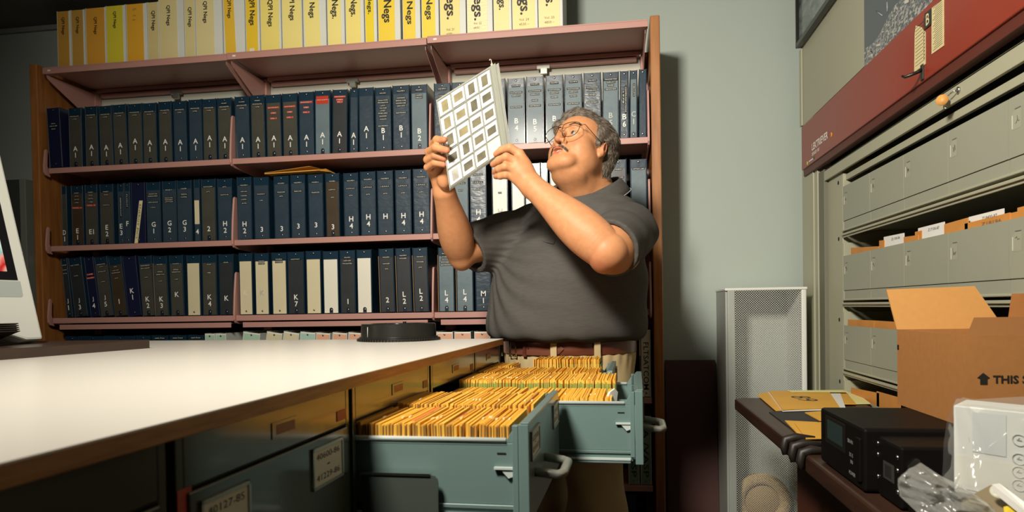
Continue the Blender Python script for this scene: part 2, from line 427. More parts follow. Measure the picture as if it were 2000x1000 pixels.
def binder(name, label, group, x0, x1, zb, h, lean=0.0, y=3.016, pocket='g', letters=None, lf=.28, tapes=(), cover=NAVY,
           bare=.14, extra=None, d=.26, lcol=None):
    w = x1-x0-.002; lr = math.radians(lean)
    o = empty(name, ((x0+x1)/2, y, zb+abs(math.sin(lr))*w/2)); o.rotation_euler = (0, lr, 0)
    tag(o, label, 'binder', group)
    mb = MB(); t = .0032
    mb.box(-w/2, -w/2+t, -.0015, d, 0, h).box(w/2-t, w/2, -.0015, d, 0, h).box(-w/2+t, w/2-t, .0, .003, .002, h-.002)
    mb.build('cover', [cover], o, bevel=.0009, seg=1)
    bx(-w/2+.008, w/2-.008, .02, d-.015, .012, h-.016).build('pages', [PAGES], o)
    if pocket:
        sp = bx(-w/2+.0048, w/2-.0048, -.0022, -.0002, .004, h*(1-bare)).build('spine_insert', [POCK[pocket]], o)
    for fz, rr in ((.955, .0030), (.062, .0036)):
        if w > .03: MB().lathe((0, -.0022, h*fz), (0, -1, 0), [(.0048, 0), (rr, .0012), (.0012, .0014)], 12).build('rivet', [RIV], o)
    if pocket in ('g', 'k', 's', 'w', 'n') and w > .03:
        nw = .0085; pts = [(-nw, -.0023, .0045), (nw, -.0023, .0045)]+[(nw*math.cos(a), -.0023, .020+nw*math.sin(a)) for a in [math.pi*i/8 for i in range(9)]]
        MB().prism(pts, (0, -.0003, 0)).build('finger_notch', [NOTCH], o)
    for tp in tapes:
        fz, fw, s = tp[:3]; red = len(tp) > 3 and 'r' in tp[3]; th = .0088 if len(tp) < 5 else tp[4]
        if len(tp) > 3 and 'v' in tp[3]:     # vertical tape
            L = fw; xo = tp[5] if len(tp) > 5 else 0
            tb = bx(xo-.0045, xo+.0045, -.0030, -.0022, h*(1-fz)-L, h*(1-fz)).build('label_tape', [TAPE], o)
            put_text('lettering', s, TTX, tb, (xo, -.0033, h*(1-fz)-L/2), (0, 0, -1), (1, 0, 0), width=L*.9, height=.0045); continue
        hw = fw*w/2*.92; z = h*(1-fz)
        tb = bx(-hw, hw, -.0030, -.0022, z-th/2, z+th/2).build('label_tape', [RTAPE if red else TAPE], o)
        if s: put_text('lettering', s, TTX, tb, (0, -.0033, z), (1, 0, 0), (0, 0, 1), width=hw*1.75, height=.0046)
    if letters:
        ls = letters.split('/'); LH = .0235
        for i, s in enumerate(ls):
            if not s: continue
            me = text_mesh(s, lcol or LET, 0, .012); ww = min(LH/me['h']*me['w'], w*.55)
            put_text('lettering', s, lcol or LET, o, (0, -.0035, h*lf+((len(ls)-1)/2-i)*.0315), (1, 0, 0), (0, 0, 1), width=ww, height=LH, bold=.012)
    if extra: extra(o, w, h)
    return o
ORD = ['leftmost', 'second', 'third', 'fourth', 'fifth', 'sixth', 'seventh', 'eighth', 'ninth', 'tenth', 'eleventh', 'twelfth', 'thirteenth', 'fourteenth']
def ordn(i): return 'leftmost' if i == 0 else ORD[i]+' from left'
BAYN = ['left bay', 'middle bay', 'right bay']
SHN = ['top navy row', 'middle navy row', 'bottom navy row']
A = [(.15, .85, 'SPACE RELATED'), (.195, .36, '1978')]
def AV(v): return [(.095, .5, v), (.15, .85, 'SPACE RELATED'), (.195, .36, '1978')]
R3 = [(.215, .85, 'SPACE PROJECTS', 'r'), (.30, .38, '1981', 'r'), (.385, .5, 'VOL. 1', 'r')]
TB = lambda v: [(.12, .55, v), (.22, .8, 'FLUCTUATIONS'), (.27, .55, 'DISPLAYS'), (.44, .75, 'ELECTRONICS')]
L4 = lambda v: [(.13, .62, v), (.25, .68, 'L.E.M.A.S.'), (.36, .3, 'ATS')]
E3 = [(.13, .5, 'PHASE I'), (.18, .4, 'SPACE'), (.235, .5, 'SHUTTLE'), (.29, .4, '1980')]
row1 = [
 (98,124,-2,None,None,.3,[(.27,.4,'PHOTO'),(.31,.7,'OPEN HOUSE'),(.36,.35,'PICS')],{'cover':NAVY2,'y':3.0}),
 (134,160,0,'g','A/I',.26,A),(166,191,0,'g','A/I',.27,A),(194,220,-1,'g','A/I',.25,A),(221,248,-1,'g','A/I',.27,A),
 (250,278,0,'g','A/I',.33,A),(279,306,0,'g','A/I',.29,A),(310,336,0,'g','A/I',.29,A),(339,365,0,'b','A/I',.27,A),(369,395,0,'b','A/I',.27,A),
 (396,423,0,'g','A/I',.31,A),(425,455,0,'g','A/I',.28,AV('VOLUME I')),
 (459,488,0,'b','A/I',.25,AV('VOLUME II')),(490,518,0,'g','A/I',.24,AV('VOLUME III')),(520,550,0,'g','A/I',.25,R3),(552,582,0,'g','A/I',.24,R3),
 (584,614,.5,'b','A/I',.23,[(.17,.9,'SPACE PROJECTS','r'),(.25,.38,'1981','r'),(.325,.5,'VOL. 2','r')]),
 (615,646,.8,'s','A/1',.25,[(.155,.85,'SPACE PROJECTS','r',.036)]),
 (649,679,1.6,'k','A/I',.25,[(.12,.85,'SPACE PROJECTS','r'),(.165,.5,'1982','r'),(.2,.42,'VOL. 4','r')]),
 (683,700,1.5,'b','A/I',.22,[]),(701,731,.3,'b','A/I',.31,[]),
 (733,765,.3,'b','B/I',.27,[(.10,.5,'VOLUME I'),(.21,.75,'SOLID STATE'),(.245,.82,'SEMICONDUCTOR'),(.29,.35,'LOW'),(.33,.55,'VOLTAGE'),(.37,.4,'LOGIC'),(.41,.75,'POWER SUPPLY'),(.455,.55,'DIODES'),(.50,.5,'ANALOG'),(.605,.75,'ELECTRONICS')]),
 (767,801,.3,'b','B/I',.29,[(.095,.58,'VOLUME II'),(.20,.6,'SYSTEMS'),(.24,.75,'SENSOR TUBE'),(.28,.75,'COMPUTER'),(.32,.6,'CIRCUITS'),(.425,.7,'ELECTRONICS')]),
 (803,836,.2,'s','B/2',.23,[(.09,.5,'VOLUME I'),(.17,.5,'LASERS'),(.205,.5,'DISPLAYS')]),
 (848,881,.3,'b','B/2',.27,[(.095,.6,'VOLUME II'),(.2,.5,'LASERS')]),(883,915,0,'b','B/3',.27,[]),(918,949,0,'b','B/3',.27,[]),(953,988,.3,'s','B/4',.27,TB('VOLUME I')),
 (992,1026,0,'s','B/4',.30,TB('VOLUME II')),(1028,1063,.4,'s','B/5',.27,TB('VOLUME I')+[(.36,.4,'AND')]),(1066,1101,.4,'s','B/5',.30,TB('VOLUME II')+[(.33,.45,'AND')]),
 (1103,1138,.4,'s','B/5',.27,TB('VOLUME III')+[(.33,.45,'AND')]),(1140,1175,.5,'b','B/5',.27,TB('VOLUME IV')+[(.33,.45,'AND')]),
 (1177,1210,.6,'s','B/5',.30,[(.115,.95,'TRANSISTORS'),(.16,.6,'DISPLAYS'),(.205,.45,'AND'),(.26,.8,'SENSORS')],{'lcol':LETG}),
 (1211,1229,.6,'b','B/6',.27,[(.30,.055,'1978','v',.009,-.004),(.22,.12,'COMMUNICATIONS','v',.009,.006)]),
 (1230,1246,.6,'s','C/I',.30,[(.2,.055,'CIRCUITS','v',.009,.002)],{'lcol':LETG}),
 (1248,1268,.8,None,None,.3,[]),
]
row2 = [
 (120,131,0,'g','D/I',.17,[]),(139,163,0,'n','E/1',.19,E3+[(.375,.9,'VOL. I','r')]),(166,191,0,'g','E1',.22,E3+[(.345,.8,'VOL. II','r')]),
 (195,222,0,'g','E/2',.23,[(.13,.5,'PHASE I'),(.18,.4,'SPACE'),(.35,.6,'SHUTTLE')]),(230,243,0,'b','E/3',.24,[(.22,.10,'EXPERIMENTAL ROCKET','v',.009,0)]),
 (243,255,0,'b','F',.33,[(.18,.07,'FLIGHT','v',.009,0)]),(256,284,.4,None,None,.3,[],{'cover':NAVY2,'strip':1}),
 (286,314,0,'b','G/I',.25,[(.20,.75,'SPACECRAFT AND'),(.235,.85,'ENVIRONMENT'),(.335,.85,'EARTH SENSORS'),(.42,.4,'1979')]),
 (317,345,0,'b','G/2',.26,[(.15,.55,'PHASE II'),(.28,.7,'SPACE AND'),(.31,.7,'ENVIRONMENT'),(.34,.7,'LOW TO HIGH')]),
 (346,375,0,'b','G/3',.26,[(.14,.5,'LASER'),(.23,.55,'THERMAL'),(.275,.55,'CONTROL')]),
 (379,391,0,'b','4',.16,[],{'part':1}),(393,422,0,'g','2',.20,[(.13,.75,'SATCOM'),(.21,.3,'ATS')]),(425,454,0,'b','H/2',.22,[(.14,.3,'ATS'),(.265,.65,'NATO III')]),
 (463,492,0,'b','H/2',.20,[(.135,.62,'VOLUME II'),(.235,.5,'SATCOM'),(.30,.55,'CHANNEL'),(.36,.4,'1979'),(.42,.4,'ATS')]),
 (496,526,0,'b','3',.16,[(.28,.65,'EQUIPMENT'),(.38,.25,'ATS')]),(535,565,0,'b','3',.16,[(.125,.55,'VOLUME I'),(.265,.65,'TELESCOPE'),(.33,.28,'ATS')]),
 (568,597,0,'b','3',.19,[(.13,.65,'VOLUME II'),(.265,.65,'TELESCOPE')]),(602,632,0,'b','3',.20,[(.13,.55,'VOLUME III'),(.29,.65,'TELESCOPE')]),
 (636,664,0,'n','3',.16,[(.13,.55,'VOLUME I'),(.26,.6,'L.E.M.A.S.'),(.38,.25,'ATS')]),
 (671,701,0,'b','H/4',.22,L4('VOLUME II')),(704,735,0,'b','H/4',.24,L4('VOLUME III')),(737,769,0,'b','H/',.24,L4('VOLUME IV')),
 (772,804,0,'b','H/4',.24,L4('VOLUME V')),(807,840,0,'b','H/4',.25,L4('VOLUME VI')),
 (852,883,0,'w','H/4',.25,[]),(885,916,0,'s','H/4',.25,L4('VOLUME VII')),(918,951,0,'b','H/4',.25,L4('VOLUME VIII')),
 (961,993,0,'w','H/2',.25,[(.15,.5,'VOLUME I'),(.42,.25,'ATS')],{'lcol':LETG}),(999,1026,0,'w',None,.3,[(.2,.4,'SPACE')]),
 (1027,1056,0,None,None,.3,[(.45,.4,'ATS')],{'cover':WCOV}),(1057,1071,0,'w',None,.3,[]),(1074,1104,0,'w','H',.3,[(.50,.35,'ATS')],{'lcol':LETG}),
 (1192,1225,0,'k',None,.3,[(.15,.5,'MOBILE'),(.27,.75,'SEMICONDUCTOR'),(.40,.25,'ATS')]),(1231,1265,0,'s',None,.3,[(.15,.8,'OPTICS LAB')]),
]
row3 = [
 (124,137,-5,'k','J/I',.22,[(.12,.8,'SATCOM'),(.2,.8,'PHASE'),(.26,.8,'ATS')]),(139,165,-6,'k','J/3',.22,[(.13,.8,'FLEET SYSTEMS'),(.31,.35,'1979')]),
 (170,189,-6,None,'J/4',.24,[(.29,.7,'LAB','r'),(.35,.9,'VOLUME 1','r')],{'cover':NAVY2}),(190,216,-6,'g','J/5',.26,[(.13,.85,'LABORATORY'),(.17,.35,'ATS'),(.25,.75,'SATELLITE'),(.42,.35,'1979')]),
 (217,243,-5.5,'n','I',.25,[(.17,.3,'ATS'),(.23,.65,'LOW COST'),(.27,.8,'PLATFORM'),(.36,.3,'1979')]),(244,271,-5,None,'K/I',.37,[],{'cover':NAVY2}),
 (274,300,-3,'g','K/2',.23,[(.165,.9,'DEFENSE RESEARCH'),(.21,.9,'SITE SURVEY'),(.36,.3,'1979')]),(301,328,-1.5,'g','K/3',.23,[(.145,.6,'VOLUME I'),(.265,.5,'SPEED'),(.31,.8,'OPERATION'),(.42,.3,'1979')],{'tan':1}),
 (332,359,-1,'g','K/',.30,[(.145,.6,'VOLUME II'),(.24,.5,'SPEED'),(.28,.8,'OPERATION'),(.40,.3,'1979')]),(365,392,0,'c',None,.3,[]),(395,424,0,'g','K/4',.25,[(.165,.35,'ATLAS'),(.30,.3,'1980')]),
 (428,457,0,'k','K',.28,[(.14,.4,'ATLAS')]),
 (467,494,0,'c','K/',.30,[],{'lcol':POCK['w']}),(498,526,0,'c','K/',.30,[(.135,.5,'VOLUME I'),(.175,.5,'VOYAGER')],{'lcol':LETG}),(531,561,0,'c',None,.3,[(.115,.55,'VOLUME II'),(.16,.55,'VOYAGER')]),
 (562,595,0,'k','K/7',.22,[(.125,.65,'EQUIPMENT')]),(598,628,0,'c',None,.3,[]),(631,662,0,'w',None,.3,[]),(664,695,0,'k','1',.19,[(.12,.5,'VOLUME I'),(.17,.6,'LASER AND'),(.215,.75,'FACILITIES')]),
 (697,727,0,'w',None,.3,[]),(741,771,-1,'k','2',.20,[(.14,.6,'VOLUME I'),(.24,.6,'VOYAGER'),(.32,.25,'ATS')],{'tan':1}),(774,804,-1,'k','L/2',.23,[(.12,.6,'VOLUME II'),(.165,.6,'VOYAGER')],{'tan':1}),
 (807,837,-1,'k','L/2',.27,[(.145,.55,'VOLUME III'),(.225,.6,'VOYAGER'),(.31,.28,'ATS')],{'tan':1}),
 (856,888,0,'s','L/4',.24,[(.10,.6,'SOLID'),(.15,.6,'STATE'),(.19,.7,'VOYAGER'),(.235,.8,'PHOTOMETER'),(.275,.8,'ELECTRONICS')],{'tan':1}),(891,925,0,'s','L/4',.25,[(.1,.6,'SOLID')],{'tan':1}),
 (928,960,0,'b','M/1',.22,[]),
]
def strip_note(o, w, h):
    s = MB().hexa([(-.022, -.0032, .002), (-.004, -.0032, .002), (-.004, -.0025, .002), (-.022, -.0025, .002), (.008, -.0032, .205), (.026, -.0032, .205), (.026, -.0025, .205), (.008, -.0025, .205)]).build('paper_strip', [mat('strip_paper', (.80, .72, .40), .6)], o)
    s['label'] = 'yellowed paper strip slipped behind the plastic'
    put_text('lettering', 'ENERGY PICS', mat('typed_ink', (.05, .04, .03), .6), s, (.0020, -.0037, .105), (-.142, 0, -.98), (.98, 0, -.142), width=.165, height=.0095)
def part_label(o, w, h): bx(-w/2+.003, w/2-.003, -.0032, -.0024, h*.28, h*.66).build('paper_strip', [POCK['c']], o)
def tan_edge(o, w, h): bx(-w/2-.0022, -w/2-.0004, -.001, .02, .004, h*.88).build('index_card', [TAN], o)
KIND = {'g': 'grey-fronted', 'b': 'navy', 's': 'sheen-painted grey', 'k': 'dark slate', 'n': 'brown-fronted', 'c': 'cream-labelled', 'w': 'white-labelled', None: 'plain navy'}
hts = [.293, .294, .292]
for r, (rows_, zb) in enumerate(zip((row1, row2, row3), SH)):
    cnt = [0, 0, 0]
    for e in rows_:
        xl, xr, lean, pk, lt, lf, tp = e[:7]; kw = dict(e[7]) if len(e) > 7 else {}
        bay = 0 if xl < 458 else (1 if xl < 845 else 2); n_ = cnt[bay]; cnt[bay] += 1
        ym = [245, 400, 550][r]
        X0, X1 = onY(xl, ym, 3.016)[0], onY(xr, ym, 3.016)[0]
        if abs(lean) > 0.1:   # given at mid height: shift the foot
            sh = math.tan(math.radians(lean))*.146; X0 -= sh; X1 -= sh
        X0 = max(X0, [-2.735, BX[1]+.006, BX[2]+.006][bay]+(.0 if r == 0 else .0)); X1 = min(X1, [BX[1]-.006, BX[2]-.006, .134][bay])
        kd = KIND[pk]
        if kw.get('cover') is WCOV: kd = 'plain white'
        ex = None
        if kw.pop('strip', 0): ex = strip_note; kd = 'strip-noted navy'
        if kw.pop('tan', 0): ex = tan_edge
        if kw.pop('part', 0): ex = part_label
        lab = '%s binder%s, %s of %s, %s' % (kd, (' marked '+lt.replace('/', ' ').strip()) if lt else '', ordn(n_), BAYN[bay], SHN[r])
        binder('ring_binder', lab, 'dark binders on the pink shelves', X0, X1, zb+.0005, hts[r]+random.uniform(-.002, .002), lean, pocket=pk, letters=lt, lf=lf, tapes=tp, extra=ex, **kw)

# fourth row: only the tops show over the table
zb = .7555
INKB = mat('black_print', (.02, .018, .015), .5)
low = [(127,155,'d'),(157,205,'d'),(206,264,'d'),(266,293,'d'),(297,328,'T'),(332,364,'T'),(368,398,'T'),
       (400,420,'green','1'),(421,442,'green','1'),(474,508,'green','TF'),(520,551,'cream',"'"),(553,584,'cream',"'"),(586,616,'teal','B'),(617,645,'peach','C'),(649,678,'peach','C'),
       (680,706,'peach','C'),(708,735,'peach','C'),(790,818,'peach','C'),(820,847,'peach','C'),(852,885,'peach','C'),(887,920,'peach','C'),(926,958,'peach','C')]
PC = {'green': (.42, .62, .46), 'cream': (.66, .66, .50), 'teal': (.40, .60, .50), 'peach': (.74, .40, .26)}
cn = {}
for e in low:
    X0, X1 = onY(e[0], 655, 3.016)[0], onY(e[1], 655, 3.016)[0]; k = e[2]; cn[k] = cn.get(k, 0)+1
    pos = ordn(cn[k]-1)
    if k in 'dT':
        binder('ring_binder', 'navy binder, %s of the %s ones, row just above the worktop' % (pos, 'plain' if k == 'd' else 'taped'), 'dark binders on the low shelf', X0, X1, zb, .290, 0, pocket=None,
               tapes=[] if k == 'd' else [(.05, .75, 'INSPECTION'), (.11, .6, 'VOLUME I'), (.17, .5, '1981')])
    else:
        ln = {'green': 7 if e[0] > 440 else 0, 'cream': 8, 'teal': 4, 'peach': 4 if e[0] < 700 else 0}[k]
        sh = math.tan(math.radians(ln))*.27
        def ins(o, w, h, k=k, s=e[3]):
            m_ = mat('insert_'+k, PC[k], .5, coat=.3)
            p = bx(-w/2+.004, w/2-.004, -.0022, -.0004, .006, h-.008).build('spine_insert', [m_], o)
            put_text('lettering', s, INKB, p, (0, -.0026, h-.052), (0, 0, -1), (1, 0, 0), height=.020, bold=.02)
        binder('pastel_binder', 'white binder with %s insert, %s of that colour, low shelf behind table' % ({'peach': 'peach', 'green': 'pale green', 'cream': 'cream', 'teal': 'blue-green'}[k], pos),
               'pastel binders on the low shelf', X0-sh, X1-sh, zb, .296 if k != 'peach' else .292, ln, pocket=None, cover=WCOV, extra=ins)
# right end of the lowest shelves
def vert_text(s, col, ins=None):
    def f(o, w, h):
        p = bx(-w/2+.003, w/2-.003, -.0022, -.0004, .004, h-.004).build('spine_insert', [mat('insert_'+col, {'ivory': (.62, .60, .48), 'sage': (.20, .34, .24)}[col], .5)], o)
        put_text('lettering', s, INKB, p, (0, -.0026, h*.46), (0, 0, -1), (1, 0, 0), width=h*.7, height=.022, bold=.01)
    return f
binder('pastel_binder', 'ivory binder with tall black lettering beside the right oak panel', None, .098, .140, .7555, .292, 0, pocket=None, cover=WCOV, extra=vert_text('FLTSATCOM', 'ivory'))
binder('pastel_binder', 'sage green binder against the right oak panel, second lowest shelf', None, .090, .138, .3755, .30, 0, pocket=None, cover=WCOV, extra=vert_text('A /VASP', 'sage'))
binder('pastel_binder', 'sage green binder seen behind the trouser leg, second lowest shelf', None, .038, .086, .3755, .30, 0, pocket=None, cover=WCOV, extra=vert_text('A /VASP', 'sage'))
bx(.03, .07, 3.03, 3.25, .0905, .33).build('x', [NAVY]).name = 'box_file'
o = bpy.data.objects['box_file']; tag(o, 'dark box file at the bottom right of the bookcase', 'box file')

# ------------------------------------------------------------------ yellow binders on the top
top = [ # left, right of insert, right of binder, colour, text, px where text starts (top), ends, height m, slant, sub text
 (112,135,138.5,(.62,.34,.06),'QPI Negs',35,69,.288),(140,163,166,(.62,.35,.07),'QPI Negs',34,67,.288),(168,205,207,(.80,.40,.05),'QPI Negs',35,69,.290),
 (208,241,246,(.78,.68,.05),'QPI Negs',24,57,.292),(247.5,281,288,(.85,.45,.04),'h',0,0,.292),(289,310,310.5,(.74,.62,.28),'QPI Negs',22,61,.292),
 (311,347,360,(.78,.68,.34),'QPI Negs',12,52,.325),(361,381,382,(.76,.67,.32),'QPI Negs',15,54,.300),(383,419,435,(.80,.70,.36),'QPI Negs',4,47,.33),
 (437,461,479,(.86,.55,.05),'QPI Negs',-2,37,.33,1),(480.5,504,508,(.90,.62,.04),'QPI Negs',-6,51,.33),(509.5,546,550,(.92,.78,.22),'QPI Negs',1,54,.33),
 (551.5,589,591,(.92,.80,.28),'QPI Negs',-14,42,.33),(593,627,638,(.92,.80,.28),'QPI Negs',-22,37,.33,1),(640,667,674,(.92,.80,.28),'QPI Negs.',-30,38,.33),
 (675.5,705,712,(.92,.78,.24),'QPI Negs.',-34,34,.33),(713.5,731,737,(.90,.70,.03),'QPI Negs.',-42,29,.33),(739,772,783,(.92,.68,.06),'QPI Negs',-40,46,.33),
 (787,812,822,(.92,.68,.07),'QPI Negs',-38,49,.33),(824,851,858,(.92,.70,.07),'QPI Negs',-48,40,.33),
 (859.5,899,911,(.93,.76,.30),'QPI Negs.',-88,40,.33,0,'Vol. 21\n#3081 -'),(912.5,953,963,(.93,.80,.45),'QPI Negs.',-86,42,.33,0,'Vol. 22\n#4301 -'),
 (964.5,995,1000,(.93,.77,.36),'QPI Negs.',-62,21,.33),(1001,1046,1051,(.93,.77,.34),'QPI Negs.',-98,31,.33,0,'Vol. 24\n4530 –'),(1052,1094,1100,(.93,.78,.38),'QPI Negs.',-110,14,.33,0,'Vol. 25\n4850 –')]
for i, e in enumerate(top):
    xl, xi, xr, colr, s, ya, yb, hh = e[:8]; slant = len(e) > 8 and e[8]; sub = e[9] if len(e) > 9 else None
    yy = 70; Yp = 3.03
    X0, Xi, X1 = (onY(v, yy, Yp)[0] for v in (xl, xi, xr))
    w = X1-X0-.001
    o = thing('yellow_binder', 'white binder with a yellow spine card, %s along the top of the bookcase' % (ordn(i) if i < 14 else 'number %d from left' % (i+1) if False else ('last' if i == 24 else ['tenth', 'ninth', 'eighth', 'seventh', 'sixth', 'fifth', 'fourth', 'third', 'second'][i-15]+' from right' if i > 14 else 'eleventh from right')),
              'binder', ((X0+X1)/2, Yp, 2.3475+.003*(X1 > -.82)), group='yellow binders on top of the bookcase')
    mb = MB(); t = .003
    mb.box(-w/2, -w/2+t, -.0015, .255, 0, hh).box(w/2-t, w/2, -.0015, .255, 0, hh).box(-w/2+t, w/2-t, 0, .003, .002, hh-.002)
    mb.build('cover', [WCOV], o, bevel=.0008, seg=1)
    bx(-w/2+.008, w/2-.008, .02, .24, .01, hh-.012).build('pages', [PAGES], o)
    iw = Xi-X0-.002; a = -w/2+.003; b = a+iw-.002; m_ = mat('card_%d' % i, colr, .38, coat=.35, bump=((30, .5, .004, (1, 1, 6)) if i in (5, 21) else None))
    if slant: pts = [(a+.006, 0, .002), (b, 0, .002), (b-.010, 0, hh-.003), (a-.001, 0, hh-.003)]
    else: pts = [(a, 0, .002), (b, 0, .002), (b, 0, hh-.003), (a, 0, hh-.003)]
    p = MB().prism([(x_, -.0018, z_) for x_, _, z_ in pts], (0, .0014, 0)).build('spine_card', [m_], o)
    za, zc = onY(xl, ya, Yp)[2]-o.location.z, onY(xl, yb, Yp)[2]-o.location.z
    cx = (a+b)/2-(.002 if slant else 0)
    if s == 'h':
        for t_, z_, hgt in (('QPI', hh*.90, .011), ('50%', hh*.80, .007), ('500 -', hh*.73, .007)):
            put_text('lettering', t_, mat('pencil', (.22, .12, .04), .6), p, (cx-.002, -.0026, z_), (1, 0, 0), (0, 0, 1), height=hgt)
    else:
        put_text('lettering', s, INKB, p, (cx, -.0026, (za+zc)/2), (0, 0, -1), (1, 0, 0), width=za-zc, height=min((za-zc)*.25, iw*.62), bold=.022)
        if sub:
            for q_, t_ in enumerate(sub.split('\n')):
                put_text('lettering', t_, INKB if i in (20,) else mat('print_brown', (.16, .12, .06), .5), p, (cx, -.0026, .064-.020*q_-(.018 if i == 20 else 0)), (1, 0, 0), (0, 0, 1), width=.044 if i > 22 else .036, height=.0105)
        elif i > 2:
            put_text('lettering', 'No. %d' % (i-2), mat('pencil', (.22, .12, .04), .6), p, (cx, -.0026, .018), (1, 0, 0), (0, 0, 1), height=.005)
            if i == 10: bx(cx-.014, cx+.010, -.0025, -.0019, .014, .034).build('sticker', [mat('sticker_pale', (.85, .80, .62), .5)], p)
# envelope lying on the second row of navy binders
ENVM = mat('manila_gold', (0.72, 0.38, 0.06), 0.6, noise=(8, .4, (.60, .29, .04)))
ev = MB(); z0 = 1.7845
ev.prism([(-1.60, 2.985, z0), (-1.335, 2.99, z0+.006), (-1.30, 3.16, z0+.004), (-1.56, 3.2, z0)], (0, 0, .004))
ev.prism([(-1.345, 2.985, z0+.006), (-1.30, 3.02, z0+.004), (-1.285, 3.10, z0+.001), (-1.33, 3.05, z0+.024)], (0, 0, .0015))
ev.prism([(-1.60, 2.985, z0+.005), (-1.38, 2.988, z0+.026), (-1.36, 3.1, z0+.03), (-1.56, 3.2, z0+.012)], (0, 0, .0015))
o = ev.build('manila_envelope', [ENVM]); tag(o, 'crumpled gold envelope lying on top of the second row of navy binders', 'envelope')
# ------------------------------------------------------------------ table and card cabinets (own frame, edge runs almost straight away)
TA = np.array([-.416, .408, 0]); TV = unit2 = np.array([.0264, 1, 0])/math.hypot(.0264, 1); TN = np.array([TV[1], -TV[0], 0])
TRZ = math.atan2(-TV[0], TV[1])
def tw(a, b, z): return TA+TN*a+TV*b+np.array([0, 0, z])
def tloc(a, b, z=0): return tuple(tw(a, b, z))
LAM = mat('white_laminate', (0.78, 0.755, 0.69), 0.35, noise=(1.6, .25, (.69, .665, .60)), coat=.05)
PLY = mat('plywood_edge', (0.42, 0.20, 0.06), 0.5, noise=(14, .8, (.26, .11, .03), (1, 1, 14)))
tb = thing('worktop', 'white laminate worktop with a plywood edge over the card cabinets', 'table top', tloc(0, 0, 1.031), TRZ)
# outline in table frame
back = [(0, 1.805), (-1.85, 1.905)]
outl = [(0, -.75), back[0], back[1], (-1.85, -.75)]
mb = MB(); mb.prism([(a, b, 0) for a, b in outl], (0, 0, .017)); mb.build('board', [PLY], tb, bevel=.001)
MB().prism([(a, b, .0171) for a, b in outl], (0, 0, .0019)).build('laminate', [LAM], tb)
PAINT = mat('grey_green_paint_lit', (0.14, 0.215, 0.205), 0.30, noise=(5, .3, (.125, .195, .185)), coat=.35)  # lighter, lit copy of the cabinet paint, for the open drawers
PAINT_SHADE = mat('grey_green_paint_shaded', (0.055, 0.065, 0.045), 0.22, noise=(4, .5, (.075, .078, .05)), coat=.6)  # shaded olive copy of the same paint, for bodies and closed drawers
DARK = mat('dark_void', (0.006, 0.006, 0.005), 0.8)
STEEL = mat('bright_steel', (.62, .66, .64), 0.25, 1.0)
HND = mat('handle_grey', (0.42, 0.45, 0.40), .35, .6)
PAPER = mat('label_paper', (0.70, 0.67, 0.52), .6); STK = mat('red_sticker', (.42, .05, .02), .5); STK2 = mat('orange_sticker', (.24, .085, .03), .5); RAILM = mat('rail_caught_light', (.50, .57, .55), .35)  # rail colour is pale for the light that rails and ledges catch
INK2 = mat('label_ink', (.06, .055, .05), .6)
bs = [-.66, -.235, .190, .611, 1.032, 1.45, 1.80]
pos = ['nearest the camera, cut by the frame', 'second from the camera', 'with two framed labels on its closed drawer', 'with the nearest open drawer', 'with the second open drawer', 'at the far end of the worktop']
openA = {3: .250, 4: .422, 5: .347}
ztop = 1.0305; DZ = .170
def holder(par, a, b0, b1, z0, z1, txt=None):
    f = MB(); a1 = a+.003
    for q in ((b0, b1, z1-.004, z1), (b0, b1, z0, z0+.004), (b0, b0+.004, z0, z1), (b1-.004, b1, z0, z1)): f.box(a, a1, q[0], q[1], q[2], q[3])
    h_ = f.build('label_holder', [HND], par)
    c = bx(a+.0002, a+.0012, b0+.004, b1-.004, z0+.004, z1-.004).build('label_card', [PAPER], h_)
    if txt:
        for k, s in enumerate(txt): put_text('lettering', s, INK2, c, (a+.0016, (b0+b1)/2, z1-.014-(z1-z0-.028)*k/max(1, len(txt)-1)), (0, 1, 0), (0, 0, 1), width=(b1-b0)*(.75 if len(s) > 2 else .08), height=.0085 if len(s) > 2 else .002)
def handle(par, a, bc, z):
    MB().tube([(a, bc-.055, z+.004), (a+.034, bc-.053, z), (a+.043, bc-.040, z), (a+.043, bc+.040, z), (a+.034, bc+.053, z), (a, bc+.055, z+.004)], [.0075]*6, 10).build('handle', [HND], par)
